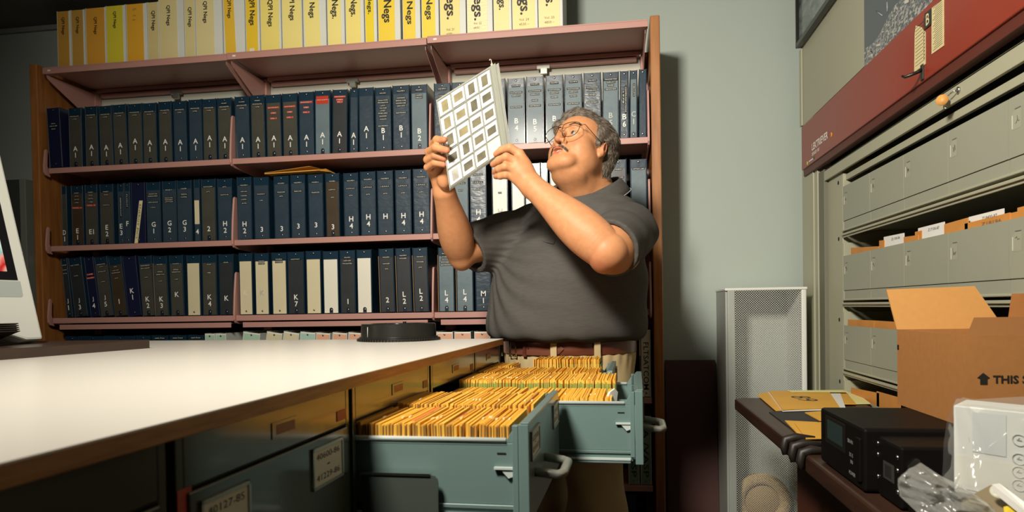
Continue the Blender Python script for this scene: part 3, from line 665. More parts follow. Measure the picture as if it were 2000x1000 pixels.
for i in range(6):
    b0, b1 = bs[i]+.0065, bs[i+1]-.0065; W = b1-b0
    cb = thing('card_cabinet', 'grey-green steel card cabinet '+pos[i], 'filing cabinet', tloc(-.012, (b0+b1)/2, 0), TRZ, 'card cabinets under the worktop')
    mb = MB(); D = -.68; h0 = .976; w2 = W/2
    mb.box(D, 0, -w2, -w2+.012, 0, ztop).box(D, 0, w2-.012, w2, 0, ztop).box(D, 0, -w2+.012, w2-.012, h0, ztop).box(D, D+.01, -w2+.012, w2-.012, 0, h0)
    mb.box(D, 0, -w2+.012, w2-.012, 0, .06)
    mb.build('body', [PAINT_SHADE], cb, bevel=.0015)
    bx(-.02, .0012, -w2+.013, w2-.013, h0-.0005, h0+.0005).build('drawer_gap', [DARK], cb)
    # lower, closed drawers
    for k in range(5):
        if k == 0 and i in openA: continue
        z1 = h0-.003-DZ*k; z0 = z1-DZ+.006
        if z0 < .06: continue
        d_ = bx(-.60, .004, -w2+.014, w2-.014, z0, z1).build('drawer_front', [PAINT_SHADE], cb, bevel=.002)
        if i == 2 and k == 0:
            holder(d_, .0042, .068, .166, .905, .962, ['40600-86', '-', '41229-86']); holder(d_, .0042, -.175, -.085, .902, .960, ['40127-85', '-', '40599-86'])
        handle(d_, .004, 0, z0+.05 if k else .865)
    if i in openA: bx(-.60, -.02, -w2+.02, w2-.02, h0-DZ-.01, h0-DZ-.006).build('drawer_floor_rail', [PAINT_SHADE], cb)
    # stickers on the header
    if i >= 2:
        bx(0, .0015, -.016, .030, .998, 1.010).build('sticker', [STK2], cb)['label'] = 'faded orange sticker'
        bx(0, .0012, -.026, .038, .994, 1.014).build('lock_plate', [PAINT_SHADE], cb)
    if i in (2, 3, 4): bx(0, .001, w2-.045, w2-.014, .985, 1.0).build('sticker', [STK2 if i > 2 else STK], cb)['label'] = 'small red sticker'
    if i == 2: bx(0, .0012, -w2-.0, -w2+.022, .950, .978).build('sticker', [STK], cb)['label'] = 'red sticker at the left corner'
    if i == 3:   # slide plate of the runner, standing out beside the open drawer
        pts = [(0, 0, .66), (.124, 0, .66), (.124, 0, .885)]+[(.124-.012*(1-math.cos(t)), 0, .889+.012*math.sin(t)) for t in (0, .5, 1.0, 1.57)]+[(0, 0, .901)]
        sl = MB().prism([(x_+.012, -w2+.001, z_-.006) for x_, _, z_ in pts], (0, .004, 0)).build('slide_plate', [mat('slide_dark', (.06, .075, .065), .3, coat=.3)], cb)
        bx(.012, .124, -w2-.001, -w2+.007, .893, .897).build('plate_rim', [STEEL], sl)
    # open drawer
    if i in openA:
        a1 = openA[i]+.012; dr = empty('drawer', (0, 0, 0)); dr.parent = cb
        bot = .826; zt = .949; dw = w2-.018
        o = MB().box(a1+.0, a1+.016, -w2+.002, w2-.002, bot-.004, .975).box(a1+.003, a1+.0165, -w2+.002, w2-.002, .9745, .9775).build('front_panel', [PAINT], dr, bevel=.003)
        for s in (-1, 1):
            y0_, y1_ = (-dw, -dw+.002) if s < 0 else (dw-.002, dw)
            m2 = MB(); m2.box(-.38, a1-.002, y0_, y1_, bot+.022, zt-.006)
            m2.box(-.38, a1-.004, y0_-(.004 if s < 0 else 0), y1_+(.004 if s > 0 else 0), bot+.016, bot+.022).box(-.38, a1-.010, y0_-(.006 if s < 0 else 0), y1_+(.006 if s > 0 else 0), bot-.004, bot+.002)
            m2.box(-.38, a1-.006, y0_, y1_, bot, bot+.018)
            m2.prism([(a1-.024, y0_, zt-.006), (a1, y0_, zt-.006), (a1, y0_, .972), (a1-.006, y0_, .972)], (0, y1_-y0_, 0))
            m2.box(-.38, a1-.020, y0_-.0005, y1_+.0005, zt-.010, zt-.006)
            m2.box(a1-.010, a1-.001, y0_-(.012 if s < 0 else 0), y1_+(.012 if s > 0 else 0), bot+.01, .972)
            m2.build('side_panel', [PAINT], dr, bevel=.0008, seg=1)
            MB().tube([(-.38, s*(dw-.001), zt-.002), (a1-.022, s*(dw-.001), zt-.002)], .0042, 10).build('top_rail', [RAILM], dr)
            bx(-.38, a1-.010, y0_-(.0075 if s < 0 else 0), y1_+(.0075 if s > 0 else 0), bot+.0025, bot+.0065).build('ledge_highlight', [RAILM], dr)  # added pale strip painting the light along the ledge
        lt = MB().box(a1-.040, a1-.006, -dw-.007, -dw-.001, .9035, .907).prism([(a1-.030, -dw-.005, .9035), (a1-.010, -dw-.005, .9035), (a1-.010, -dw-.005, .893), (a1-.018, -dw-.005, .890)], (0, .003, 0)).build('latch', [RAILM], dr)
        bx(a1-.036, a1-.022, -dw-.0012, -dw-.0006, .9265, .9285).build('slot', [DARK], dr)
        bx(-.38, a1, -dw, dw, bot, bot+.004).build('bottom', [PAINT], dr)
        bx(-.38, a1, -.003, .003, bot, .93).build('divider', [PAINT], dr)
        fp = a1+.016
        holder(dr, fp, -.185, -.095, .915, .960, ['41230-86', '-', '42310-87']); holder(dr, fp, .095, .185, .915, .960, ['42311-87', '-', '43200-87'])
        handle(dr, fp, -.085, .885)
# ---- envelopes standing in the drawers
EG = [mat('envelope_gold_a', (.76, .40, .04), .6), mat('envelope_gold_b', (.80, .45, .06), .6), mat('envelope_amber', (.70, .33, .03), .6), mat('envelope_dark', (.52, .26, .035), .6)]
EO = mat('envelope_orange', (.72, .20, .04), .6); EE = mat('sleeve_edge_green', (.22, .30, .06), .5); ED = mat('sleeve_edge_dark', (.26, .13, .03), .6); EW = mat('tab_pale', (.80, .62, .30), .6); ER = mat('stamp_red', (.55, .06, .03), .6)
EMESH = {}
def env_mesh(v, green, wid, hgt):
    key = (v, green, wid, hgt)
    if key in EMESH: return EMESH[key]
    mb = MB(); t = .0047
    mb.m(0).box(0, t*.90, 0, wid, 0, hgt)
    mb.m(1).box(t*.15, t*.80, -.0014, 0, 0, hgt-.007) if green else (mb.m(1).box(t*.45, t*.95, -.0008, 0, 0, hgt-.002) if v != 1 else None)
    if v == 2: mb.m(2).box(-.0006, t*.6, wid*.3, wid*.3+.012, hgt-.004, hgt+.0015)
    if v == 3: mb.m(3).box(-.0002, .0012, wid*.55, wid*.55+.022, hgt-.0018, hgt+.0004)
    me = mb.mesh('envelope', [EG[v] if v < 4 else EO, EE if green else ED, EW, ER]); EMESH[key] = me; return me
rg = random.Random(11)
def fill(ci, bA, bB, a0, a1, n, hgt, green, label, group, fan=0.0, stuff=False):
    wid = bB-bA-.004; cbx = .8336
    acc = MB(); mats_ = None
    for k in range(n):
        a = a0+(a1-a0)*(k+rg.uniform(-.25, .25))/n
        v = rg.choices((0, 1, 2, 3), (5, 5, 3, 1))[0]
        dz = rg.choice((-.0012, 0, 0, .0006, .0022))+rg.uniform(-.0008, .0008); lean = math.radians(rg.uniform(-.7, .7)+fan+1.5*math.sin(k*.23))
        if stuff:
            acc.m(rg.randrange(3)).prism([(a, bA, cbx), (a+.0022, bA, cbx), (a+.0022+math.sin(lean)*hgt, bA, cbx+hgt+dz), (a+math.sin(lean)*hgt, bA, cbx+hgt+dz)], (0, wid, 0)); 
            acc.m(3).box(a+.0022, a+.0034, bA+.001, bA+wid-.001, cbx, cbx+hgt-.014)
            continue
        o = bpy.data.objects.new('envelope', env_mesh(v, green, round(wid, 4), hgt)); COL.objects.link(o)
        o.location = tloc(a-.012, bA+.002+rg.uniform(-.0014, .0014), cbx+dz); o.rotation_euler = (0, lean, TRZ+math.radians(rg.uniform(-.7, .7)))
        tag(o, label, 'envelope', group)
    if stuff:
        acc.v = [tuple(tw(v_[0]-.012, v_[1], v_[2])) for v_ in acc.v]
        o = acc.build('envelopes', [EG[0], EG[1], EG[2], EE]); tag(o, label, 'envelopes', None, 'stuff')
fill(3, .637, .815, -.10, .249, 74, .136, False, 'gold negative envelope standing in the near row of the nearest open drawer', 'envelopes in the near row of the nearest open drawer', 0)
fill(3, .823, 1.000, -.06, .251, 66, .141, False, 'gold negative envelope standing in the far row of the nearest open drawer', 'envelopes in the far row of the nearest open drawer', 0)
fill(4, 1.058, 1.235, .01, .385, 80, .1235, True, 'gold envelope with green film edges, near row of the second open drawer', 'envelopes in the near row of the second open drawer', 1)
fill(4, 1.243, 1.418, .01, .392, 80, .141, True, 'gold envelope with green film edges, far row of the second open drawer', 'envelopes in the far row of the second open drawer', 0)
fill(5, 1.475, 1.625, -.03, .335, 90, .1385, True, 'rows of gold envelopes filling the near side of the farthest open drawer', None, 1, True)
fill(5, 1.640, 1.775, -.03, .075, 28, .140, True, 'short run of gold envelopes at the back left of the farthest open drawer', None, 0, True)
fill(5, 1.640, 1.775, .135, .335, 50, .160, True, 'block of gold envelopes at the back right of the farthest open drawer', None, 0, True)
# a few that stick out
for a, b, wd, m_, lab, ln in ((.055, .70, .17, EO, 'orange envelope sticking up at the left of the nearest open drawer', 18), (.085, .86, .14, EG[1], 'wide gold folder raised above the far row of the nearest open drawer', 14)):
    o = MB().box(0, .006, 0, wd-.02, 0, .145).build('folder', [m_], bevel=.001); o.location = tloc(a-.03, b-.04, .835); o.rotation_euler = (0, math.radians(ln), TRZ); tag(o, lab, 'folder')
o = MB().prism([(0, 0, 0), (.016, 0, .0), (.022, 0, .028), (.012, 0, .036), (-.004, 0, .030), (-.010, 0, .022)], (0, .004, 0)).build('paper_tab', [mat('white_paper', (.8, .8, .76), .5)])
o.location = tloc(.372, 1.10, .935); o.rotation_euler = (0, 0, TRZ+.9); tag(o, 'white paper tab standing at the front of the second open drawer', 'paper tab')
# ---- carousel tray on the worktop
BK = mat('black_plastic', (0.012, 0.012, 0.010), 0.32, coat=.1)
c = np.array([-.705, 2.165, 1.0505])
ct = thing('slide_carousel', 'round black slide tray standing at the back edge of the worktop', 'slide tray', tuple(c))
MB().lathe((0, 0, 0), (0, 0, 1), [(.118, .008), (.1265, .010), (.1265, .0125), (.1215, .0135), (.1200, .052), (.118, .0545), (.090, .0545), (.088, .050), (.040, .050), (.038, .055), (.012, .055)], 64, sharp=True).build('tray', [BK], ct)
mb = MB(); mb.lathe((0, 0, 0), (0, 0, 1), [(.128, 0), (.131, .002), (.131, .0085), (.126, .0095)], 64, sharp=True)
for k in range(80):
    a = 2*math.pi*k/80; u = np.array([math.cos(a), math.sin(a), 0]); t_ = np.array([-math.sin(a), math.cos(a), 0])
    mb.hexa([u*r+t_*s+np.array([0, 0, z]) for z in (0, .007) for r, s in ((.130, -.0022), (.1345, -.0018), (.1345, .0018), (.130, .0022))])
mb.build('toothed_base', [BK], ct)
a = math.radians(-125); u = np.array([math.cos(a), math.sin(a), 0])
MB().tube([u*.1212+np.array([0, 0, .014]), u*.1205+np.array([0, 0, .046])], .0012, 6).build('index_line', [mat('index_white', (.5, .55, .5), .4)], ct)
MB().cyl((.02, 0, .054), .006, (0, 0, 1), .006, 12).build('latch_knob', [BK], ct)
# ---- brown board and the computer
BRN = mat('brown_board', (0.055, 0.032, 0.022), 0.4, noise=(8, .5, (.04, .024, .016)), coat=.2)
bo = MB().prism([(-1.338, 1.812, 0), (-1.338-.0035*30, 1.812-.53*1.2-.4, 0), (-2.2, .75, 0), (-2.2, 1.812, 0)], (0, 0, .024)).build('board', [BRN], bevel=.002)
bo.name = 'monitor_board'; bo.location = (0, 0, 1.0505); tag(bo, 'dark brown board lying on the worktop under the white computer', 'board')
Pb = onZ(85, 662, 1.086); ph, th = math.radians(10), math.radians(15.5)
md = np.array([-math.sin(th)*math.cos(ph), math.sin(th)*math.sin(ph), math.cos(th)]); ms_ = np.array([-math.sin(ph), -math.cos(ph), 0]); mf = np.cross(md, ms_); mf = mf if mf[0] > 0 else -mf
def mp(s, u, o_=0.0): return Pb+ms_*s+md*u+mf*o_     # s towards the camera, u up the screen
WHT2 = mat('white_casing', (0.70, 0.73, 0.68), 0.28, coat=.4); BEZ = mat('black_bezel', (0.008, 0.008, 0.010), 0.12, coat=.6)
im = thing('desktop_computer', 'white all-in-one computer at the left edge of the picture', 'computer', tuple(Pb)); IO = -Vector(Pb)
def ip(mb, name, m_, par=im, bevel=0):
    o = mb.build(name, m_, par, bevel=bevel); o.location = IO if par is im else (0, 0, 0); return o
W_, H_ = .60, .60
ca = ip(MB().prism([mp(s, u, -.05) for s, u in ((0, 0), (0, H_), (W_, H_), (W_, .03), (.12, .03), (.045, 0))], mf*.05), 'casing', [WHT2], bevel=.006)
BZ = [.118, .118]
bz = ip(MB().prism([mp(s, u, .0) for s, u in ((.034, .165), (.034, H_-.03), (W_-.034, H_-.03), (W_-.034, .165))], mf*.0015), 'bezel', [BEZ])
# picture on the screen: flowing red and pale lines
SCRM = bpy.data.materials.new('screen_image'); SCRM.use_nodes = True; nt = SCRM.node_tree; b_ = nt.nodes['Principled BSDF']
tc = nt.nodes.new('ShaderNodeTexCoord'); nz = nt.nodes.new('ShaderNodeTexWave'); nz.inputs['Scale'].default_value = 9; nz.inputs['Distortion'].default_value = 7; nz.inputs['Detail'].default_value = 3
cr = nt.nodes.new('ShaderNodeValToRGB'); cr.color_ramp.elements[0].color = (.45, .02, .02, 1); cr.color_ramp.elements[1].color = (.72, .80, .74, 1)
e_ = cr.color_ramp.elements.new(.35); e_.color = (.75, .28, .24, 1); e_ = cr.color_ramp.elements.new(.6); e_.color = (.25, .45, .42, 1)
nt.links.new(tc.outputs['Object'], nz.inputs['Vector']); nt.links.new(nz.outputs['Color'], cr.inputs['Fac'])
nt.links.new(cr.outputs['Color'], b_.inputs['Base Color']); nt.links.new(cr.outputs['Color'], b_.inputs['Emission Color']); b_.inputs['Emission Strength'].default_value = .35; b_.inputs['Roughness'].default_value = .15
ip(MB().prism([mp(s, u, .0016) for s, u in ((.058, .188), (.058, H_-.05), (W_-.058, H_-.05), (W_-.058, .188))], mf*.0006), 'screen', [SCRM])
ip(MB().prism([mp(s, u, .0002) for s, u in ((.034, .118), (.029, .124), (.028, .162), (W_-.03, .162), (W_-.03, .118))], mf*.0006), 'reflection_strip', [mat('grey_strip', (.42, .47, .46), .35)])  # grey reflection below the bezel, built as a strip
st_ = MB()
for k in range(5): st_.prism([mp(.11, .006+.005*k, -.05), mp(.11, .008+.005*k, -.05), mp(.50, .008+.005*k, -.05), mp(.50, .006+.005*k, -.05)], mf*.12)
q0 = mp(.09, -.008, -.10); 
st_.box(q0[0]-.25, q0[0]+.10, q0[1]-.42, q0[1], 1.0755, 1.080)
ip(st_, 'vented_foot', [mat('vent_dark', (.03, .024, .018), .4)])
# ------------------------------------------------------------------ motorised filing machine along the right wall
MC = mat('machine_cream', (0.40, 0.40, 0.29), 0.5, noise=(2.2, .35, (.36, .36, .26)), coat=.08)
MC2 = mat('machine_box_grey', (0.33, 0.345, 0.27), 0.5, noise=(3, .4, (.30, .315, .245)), coat=.05)
REDB = mat('red_band', (0.26, 0.030, 0.013), 0.38, noise=(2, .2, (.235, .027, .012)), coat=.2)
mc = thing('filing_machine', 'tall cream steel filing machine with a red header band on the right', 'filing machine', (1.2, 1.9, 0)); MO2 = (-1.2, -1.9, 0)
def mpart(mb, name, m_, par=mc, bevel=.0015):
    o = mb.build(name, m_, par, bevel=bevel); o.location = MO2 if par is mc else (0, 0, 0); return o
YE, Y0 = 3.318, .30
mpart(bx(.84, 1.7, Y0, YE, 1.95, 2.71), 'upper_panel', [MC])
mpart(bx(.832, .8395, YE-.03, YE+.002, 1.95, 2.295), 'corner_strip', [MC])
band = mpart(bx(.826, .87, Y0, 3.268, 1.744, 1.936), 'header_band', [REDB], bevel=.003)
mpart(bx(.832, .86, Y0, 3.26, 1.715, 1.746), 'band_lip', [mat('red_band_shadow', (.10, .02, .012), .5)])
mpart(MB().box(.84, 1.7, 3.142, YE, 0, 1.95).box(.845, 1.7, 3.095, 3.136, 0, 1.75).box(.858, 1.7, 3.045, 3.090, 0, 1.70), 'side_post', [MC])
mpart(bx(.866, 1.7, 2.838, 3.04, 0, 1.70), 'inner_jamb', [MC])
mpart(bx(.850, 1.7, 3.02, 3.142, 0, 1.70), 'groove', [mat('groove_dark', (.16, .16, .115), .6)])
for z in (1.62, 1.40, 1.082, .838): mpart(MB().lathe((.8655, 2.885, z), (-1, 0, 0), [(.008, 0), (.0079, .0006)], 14), 'bolt_hole', [DARK], bevel=0)
mpart(MB().lathe((.857, 3.068, 1.036), (-1, 0, 0), [(.010, 0), (.009, .003), (.004, .005)], 16), 'bolt', [STEEL], bevel=0)
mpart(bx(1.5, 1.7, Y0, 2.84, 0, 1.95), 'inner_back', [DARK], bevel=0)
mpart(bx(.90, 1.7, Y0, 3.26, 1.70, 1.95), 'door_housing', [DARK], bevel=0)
mpart(bx(.842, 1.7, Y0-.03, Y0, 0, 2.71), 'end_panel', [MC])
r1 = mpart(MB().box(.852, .862, Y0, 3.15, 1.652, 1.696).box(.852, .880, Y0, 3.15, 1.690, 1.696), 'sliding_door_rail', [MC])
mpart(bx(.872, .884, Y0, 3.05, 1.618, 1.640), 'inner_rail', [MC])
# lettering and stickers
DX = .8255
def wall_text(s, y0, y1, z0, z1, m_, par, nm='lettering', bold=0.0):
    put_text(nm, s, m_, par, (DX-.0005, (y0+y1)/2, (z0+z1)/2), (0, -1, 0), (0, 0, 1), width=abs(y0-y1), height=z1-z0, bold=bold)
wall_text('LEKTRIEVER', 3.10, 2.873, 1.794, 1.824, mat('band_lettering', (.85, .78, .72), .5), band, bold=.03)
wall_text('SERIES 80', 3.10, 2.99, 1.772, 1.786, MATS['band_lettering'], band, bold=.02)
def dot(y, z, r, m_): MB().lathe((DX+.0005, y, z), (-1, 0, 0), [(r, 0), (r*.95, .0012)], 16).build('sticker', [m_], band)
dot(2.833, 1.797, .0105, mat('dot_orange', (.85, .28, .02), .5)); dot(3.175, 1.757, .009, mat('dot_yellow', (.62, .60, .05), .5)); dot(3.07, 1.762, .008, mat('dot_green', (.05, .14, .10), .5))
bx(DX-.0004, DX+.0004, 3.09, 3.15, 1.756, 1.762).build('sticker', [WHT2], band)
# drawers rows
LST = mat('label_slot', (.36, .37, .29), .5); PEN = mat('pencil_grey', (.14, .14, .12), .6)
ys_ = [2.812-.2828*i for i in range(10)]
for r, zt_ in enumerate((1.592, 1.327, 1.062, .797, .532)):
    tr = mpart(MB().box(.858, 1.45, Y0, 2.826, zt_-.170, zt_-.164).box(.856, .868, Y0, 2.826, zt_-.186, zt_-.178).box(.862, .868, Y0, 2.826, zt_-.194, zt_-.186), 'tray', [MC])
    mpart(bx(.8625, 1.45, 2.815, 2.826, zt_-.17, zt_+.052), 'tray_end', [MC])
    for k in range(9):
        ya, yb = ys_[k]-.002, ys_[k+1]+.002
        if yb < Y0: break
        fb = MB().box(.860, .864, yb, ya, zt_-.131, zt_).box(.864, 1.40, yb, yb+.002, zt_-.131, zt_-.012).box(.864, 1.40, yb, ya, zt_-.131, zt_-.128)
        fb.box(.8625, .866, yb, ya, zt_-.164, zt_-.133)
        b = mpart(fb, 'file_box', [MC2], bevel=0)
        lp = MB(); yc = ya-.030; zc_ = zt_-.050
        lp.add([(.8597, yc+.016, zc_-.022), (.8597, yc+.016, zc_+.012), (.8597, yc+.006, zc_+.022), (.8597, yc-.018, zc_+.022), (.8597, yc-.018, zc_-.022)], [(0, 1, 2, 3, 4)])
        lp.m(1).box(.8588, .8598, yc+.0155, yc+.0175, zc_-.020, zc_+.010).m(2).box(.8588, .8598, yc-.016, yc+.006, zc_+.021, zc_+.0228)
        lo = lp.build('label_slot', [LST, mat('embossed_light', (.60, .60, .50), .4), PEN], b)
        sc_ = MB(); rr = random.Random(r*20+k)
        pts = [(.8590, yc+.004-.003*j+rr.uniform(-.002, .002), zc_+rr.uniform(-.012, .010)) for j in range(6)]
        sc_.tube(pts, .00045, 4); sc_.build('pencil_mark', [PEN], b)
# papers in the trays: envelopes and white index cards, each its own thing
OENV = mat('orange_kraft', (0.62, 0.27, 0.06), .6, noise=(12, .5, (.52, .20, .04)))
WCARD = mat('white_card', (0.82, 0.82, 0.78), .5)
def card(x_px, x2_px, y_px, y2_px, Xp, label, m_, grp, name='index_card', txt=None):
    a = onX(x_px, y_px, Xp); b = onX(x2_px, y2_px, Xp); zb_ = 1.22 if a[2] > 1.2 else (.955 if a[2] > .95 else .70)
    o = MB().prism([(Xp, a[1], zb_), (Xp, a[1], a[2]), (Xp, b[1], b[2]), (Xp, b[1], zb_)], (.0022, 0, 0)).build(name, [m_]); tag(o, label, 'card' if name == 'index_card' else 'envelope', grp)
    if txt: put_text('lettering', txt, PEN, o, (Xp-.0006, (a[1]*.38+b[1]*.62), (a[2]+b[2])/2-.012), (0, -1, 0), (0, 0, 1), width=abs(a[1]-b[1])*.42, height=.008)
    return o
card(1726, 1765, 463, 455, .872, 'white index card standing left of the others above the grey file boxes', WCARD, 'white index cards', txt='Z1100-86')
card(1793, 1844, 446, 433, .872, 'tall middle white index card above the grey file boxes', WCARD, 'white index cards', txt='Z17100-87')
card(1892, 1960, 424, 407, .885, 'long white index card at the right above the grey file boxes', WCARD, 'white index cards', txt='Z18400-87')
segs = [(1662, 1716, 484, 481, 'lowest orange envelope at the left end'), (1717, 1727, 470, 469, 'narrow orange envelope beside the first white card'), (1765, 1793, 463, 459, 'orange envelopes between the first and second white cards'), (1787, 1800, 453, 450, 'orange tab just left of the middle card'),
        (1844, 1890, 438, 425, 'orange envelope right of the middle white card'), (1856, 1868, 445, 441, 'bulging orange envelope under the corner of another'), (1884, 1972, 437, 415, 'long orange envelope in front of the right white card'), (1974, 1988, 416, 413, 'pleated orange envelope near the picture edge'), (1987, 2010, 406, 400, 'tallest orange envelope at the picture edge')]
for i, (a, b, c_, d_, lb) in enumerate(segs):
    for q in range(3):
        o = card(a, b, c_+q*.8, d_+q*.8, .868+.004*q+(.002 if i % 2 else 0), lb+(', in the upper tray'), OENV, 'orange envelopes: '+lb, 'kraft_envelope', txt=('Z18196' if i == 6 and q == 0 else None))
for i, (a, b, c_, d_, lb) in enumerate([(1656, 1707, 624, 626, 'orange envelope in the second tray, left'), (1708, 1756, 626, 629, 'orange envelope in the second tray, behind the carton'), (1662, 1717, 757, 768, 'orange envelope in the tray at counter level, left'), (1712, 1758, 764, 777, 'red-edged orange envelope in the tray at counter level')]):
    card(a, b, c_, d_, .870, lb, OENV, None, 'kraft_envelope')
# key with a wooden tag in the rail lock
kx = .850
lk = thing('key_with_tag', 'steel lock knob and key with an orange wooden tag on the cream rail', 'key', (kx, 1.90, 1.675)); LO = (-kx, -1.90, -1.675)
def lpart(mb, n, m_): o = mb.build(n, m_, lk); o.location = LO
lpart(MB().lathe((kx+.002, 1.885, 1.676), (-1, 0, 0), [(.0085, 0), (.0080, .004), (.005, .006)], 18), 'lock_knob', [STEEL])
lpart(MB().tube([(kx-.006, 1.888, 1.676), (kx-.010, 1.900, 1.674), (kx-.010, 1.915, 1.672)], .0016, 6), 'key', [STEEL])
lpart(MB().lathe((kx-.020, 1.925, 1.664), (-.55, -.83, 0), [(.014, 0), (.014, .002)], 20), 'wooden_tag', [mat('tag_wood', (.72, .36, .10), .5, noise=(40, .6, (.60, .26, .06)))])
lpart(MB().tube([(kx-.012, 1.930, 1.660), (kx-.014, 1.932, 1.646), (kx-.012, 1.922, 1.642)], .0013, 6), 'key', [STEEL])
# coat hook on the band
hk_ = thing('hook', 'small black hook fixed to the red band below the paper list', 'hook', (.826, 2.03, 1.76)); HO = (-.826, -2.03, -1.76)
o = bx(.822, .826, 2.018, 2.034, 1.748, 1.790).build('plate', [BK], hk_, bevel=.001); o.location = HO
o = MB().tube([(.823, 2.026, 1.775), (.800, 2.030, 1.766), (.786, 2.040, 1.763), (.780, 2.045, 1.768)], [.005, .0045, .004, .003], 8).build('peg', [BK], hk_); o.location = HO
# paper lists and the plaque
PL = mat('list_paper', (0.66, 0.58, 0.32), .7, noise=(60, .5, (.52, .46, .24), (1, .3, 2.5)))
def flat(name, label, cat, pts, m_, X=.8255, th=.0008, extra=None):
    P_ = [(X, onX(x, y, X)[1], onX(x, y, X)[2]) for x, y in pts]
    o = MB().prism(P_, (-th, 0, 0)).build(name, m_ if isinstance(m_, list) else [m_]); tag(o, label, cat); return o, P_
o, P_ = flat('paper_list', 'torn narrow yellowed list taped to the red band above the hook', 'paper', [(1789, 50), (1800, 53), (1808, 63), (1808, 125), (1786, 141), (1787, 66)], PL)
rl = MB()
for k in range(12):
    z = P_[4][2]+.012+k*.0095; rl.box(.8242, .8247, P_[3][1]+.004, P_[4][1]-.010, z, z+.0009)
    rl.box(.8242, .8247, P_[3][1]+.003, P_[3][1]+.010, z+.003, z+.006)
rl.build('lettering', [INK2], o)
o, P_ = flat('paper_list', 'larger yellowed list taped to the red band beside the letter plaque', 'paper', [(1820, 16), (1844, -3), (1844, 89), (1820, 106)], PL)
rl = MB()
for k in range(22): rl.box(.8242, .8247, P_[1][1]+.008, P_[0][1]-.008-(k % 3)*.006, P_[3][2]+.006+k*.0052, P_[3][2]+.0068+k*.0052)
rl.build('lettering', [INK2], o)
o, P_ = flat('letter_plaque', 'small black plaque with a gold letter B on the red band', 'plaque', [(1807, 27), (1820, 16), (1820, 47), (1807, 58)], BK, X=.8250, th=.002)
put_text('lettering', 'B', mat('gold_letter', (.70, .62, .36), .4), o, (.8225, (P_[0][1]+P_[1][1])/2, (P_[0][2]+P_[2][2])/2), (0, -1, 0), (0, 0, 1), width=.020, height=.030, bold=.01)
# posters on the upper panel
def pic_mat(name, kind):
    M = bpy.data.materials.new(name); M.use_nodes = True; nt = M.node_tree; b = nt.nodes['Principled BSDF']; b.inputs['Roughness'].default_value = .25; b.inputs['Coat Weight'].default_value = .4
    tc = nt.nodes.new('ShaderNodeTexCoord'); mp_ = nt.nodes.new('ShaderNodeMapping'); nt.links.new(tc.outputs['Object'], mp_.inputs[0])
    n = nt.nodes.new('ShaderNodeTexNoise'); r = nt.nodes.new('ShaderNodeValToRGB'); nt.links.new(mp_.outputs[0], n.inputs['Vector'])
    if kind == 'cloud':
        mp_.inputs['Scale'].default_value = (1, 2.4, 7); n.inputs['Scale'].default_value = 3.5; n.inputs['Detail'].default_value = 9; n.inputs['Roughness'].default_value = .65
        r.color_ramp.elements[0].position = .35; r.color_ramp.elements[0].color = (.02, .03, .035, 1); r.color_ramp.elements[1].position = .75; r.color_ramp.elements[1].color = (.30, .36, .36, 1)
        nt.links.new(n.outputs['Fac'], r.inputs[0]); nt.links.new(r.outputs[0], b.inputs['Base Color'])
    else:
        n.inputs['Scale'].default_value = 60; n.inputs['Detail'].default_value = 4; mp_.inputs['Scale'].default_value = (1, 1, 2)
        n.inputs['Roughness'].default_value = .7
        r.color_ramp.interpolation = 'CONSTANT'; e = r.color_ramp.elements
        e[0].color = (.05, .055, .075, 1); e[1].position = .50; e[1].color = (.20, .20, .19, 1); x_ = e.new(.56); x_.color = (.42, .40, .37, 1); x_ = e.new(.46); x_.color = (.09, .10, .125, 1)
        nt.links.new(n.outputs['Fac'], r.inputs[0]); nt.links.new(r.outputs[0], b.inputs['Base Color'])
    return M
fr = thing('framed_picture', 'black-framed dark cloudy photograph at the top left of the filing machine', 'picture', (.83, 2.9, 2.5)); FO = (-.83, -2.9, -2.5)
Ya, Yb, Za, Zb = 3.30, 2.35, 2.30, 2.70
o = MB().box(.812, .8385, Yb, Ya, Za, Za+.02).box(.812, .8385, Yb, Yb+.02, Za, Zb).box(.812, .8385, Ya-.008, Ya, Za, Zb).box(.812, .8385, Yb, Ya, Zb-.02, Zb).build('frame', [BK], fr, bevel=.001); o.location = FO
o = bx(.826, .8380, Yb+.01, Ya-.006, Za+.018, Zb-.01).build('photograph', [pic_mat('cloud_photo', 'cloud')], fr); o.location = FO
# harbour poster: sea above, docks below
hp_ = thing('poster', 'unframed aerial poster of a harbour above the red band', 'poster', (.838, 2.2, 2.1)); PO2 = (-.838, -2.2, -2.1)
o = bx(.8372, .8395, 1.45, 2.503, 1.938, 2.62).build('sheet', [mat('sea_print', (.055, .065, .085), .3, noise=(3, .5, (.075, .085, .105)), coat=.3)], hp_); o.location = PO2
rg2 = random.Random(5); dm = MB(); top_ = lambda y: 1.938+.055+.12*max(0, (2.503-y))/.9+.012*math.sin(y*23)
pts = [(.8368, 2.503, 1.939)]+[(.8368, 2.503-.021*k, top_(2.503-.021*k)) for k in range(50)]+[(.8368, 1.453, 1.939)]
o = MB().prism(pts, (.0004, 0, 0)).build('harbour', [pic_mat('harbour_print', 'city')], hp_); o.location = PO2
PPM = [mat('print_pale', (.55, .53, .48), .4), mat('print_mid', (.26, .27, .29), .4)]
for k in range(40):
    y = rg2.uniform(1.6, 2.47); z = 1.95+rg2.uniform(0, 1)*(top_(y)-1.955); l = rg2.uniform(.01, .035); h_ = rg2.uniform(.003, .010)
    o = MB().add([(.8365, y, z), (.8365, y+l, z+l*.25), (.8365, y+l, z+l*.25+h_), (.8365, y, z+h_)], [(0, 1, 2, 3)]).build('dock_shape', [PPM[rg2.randrange(2)]], hp_); o.location = PO2
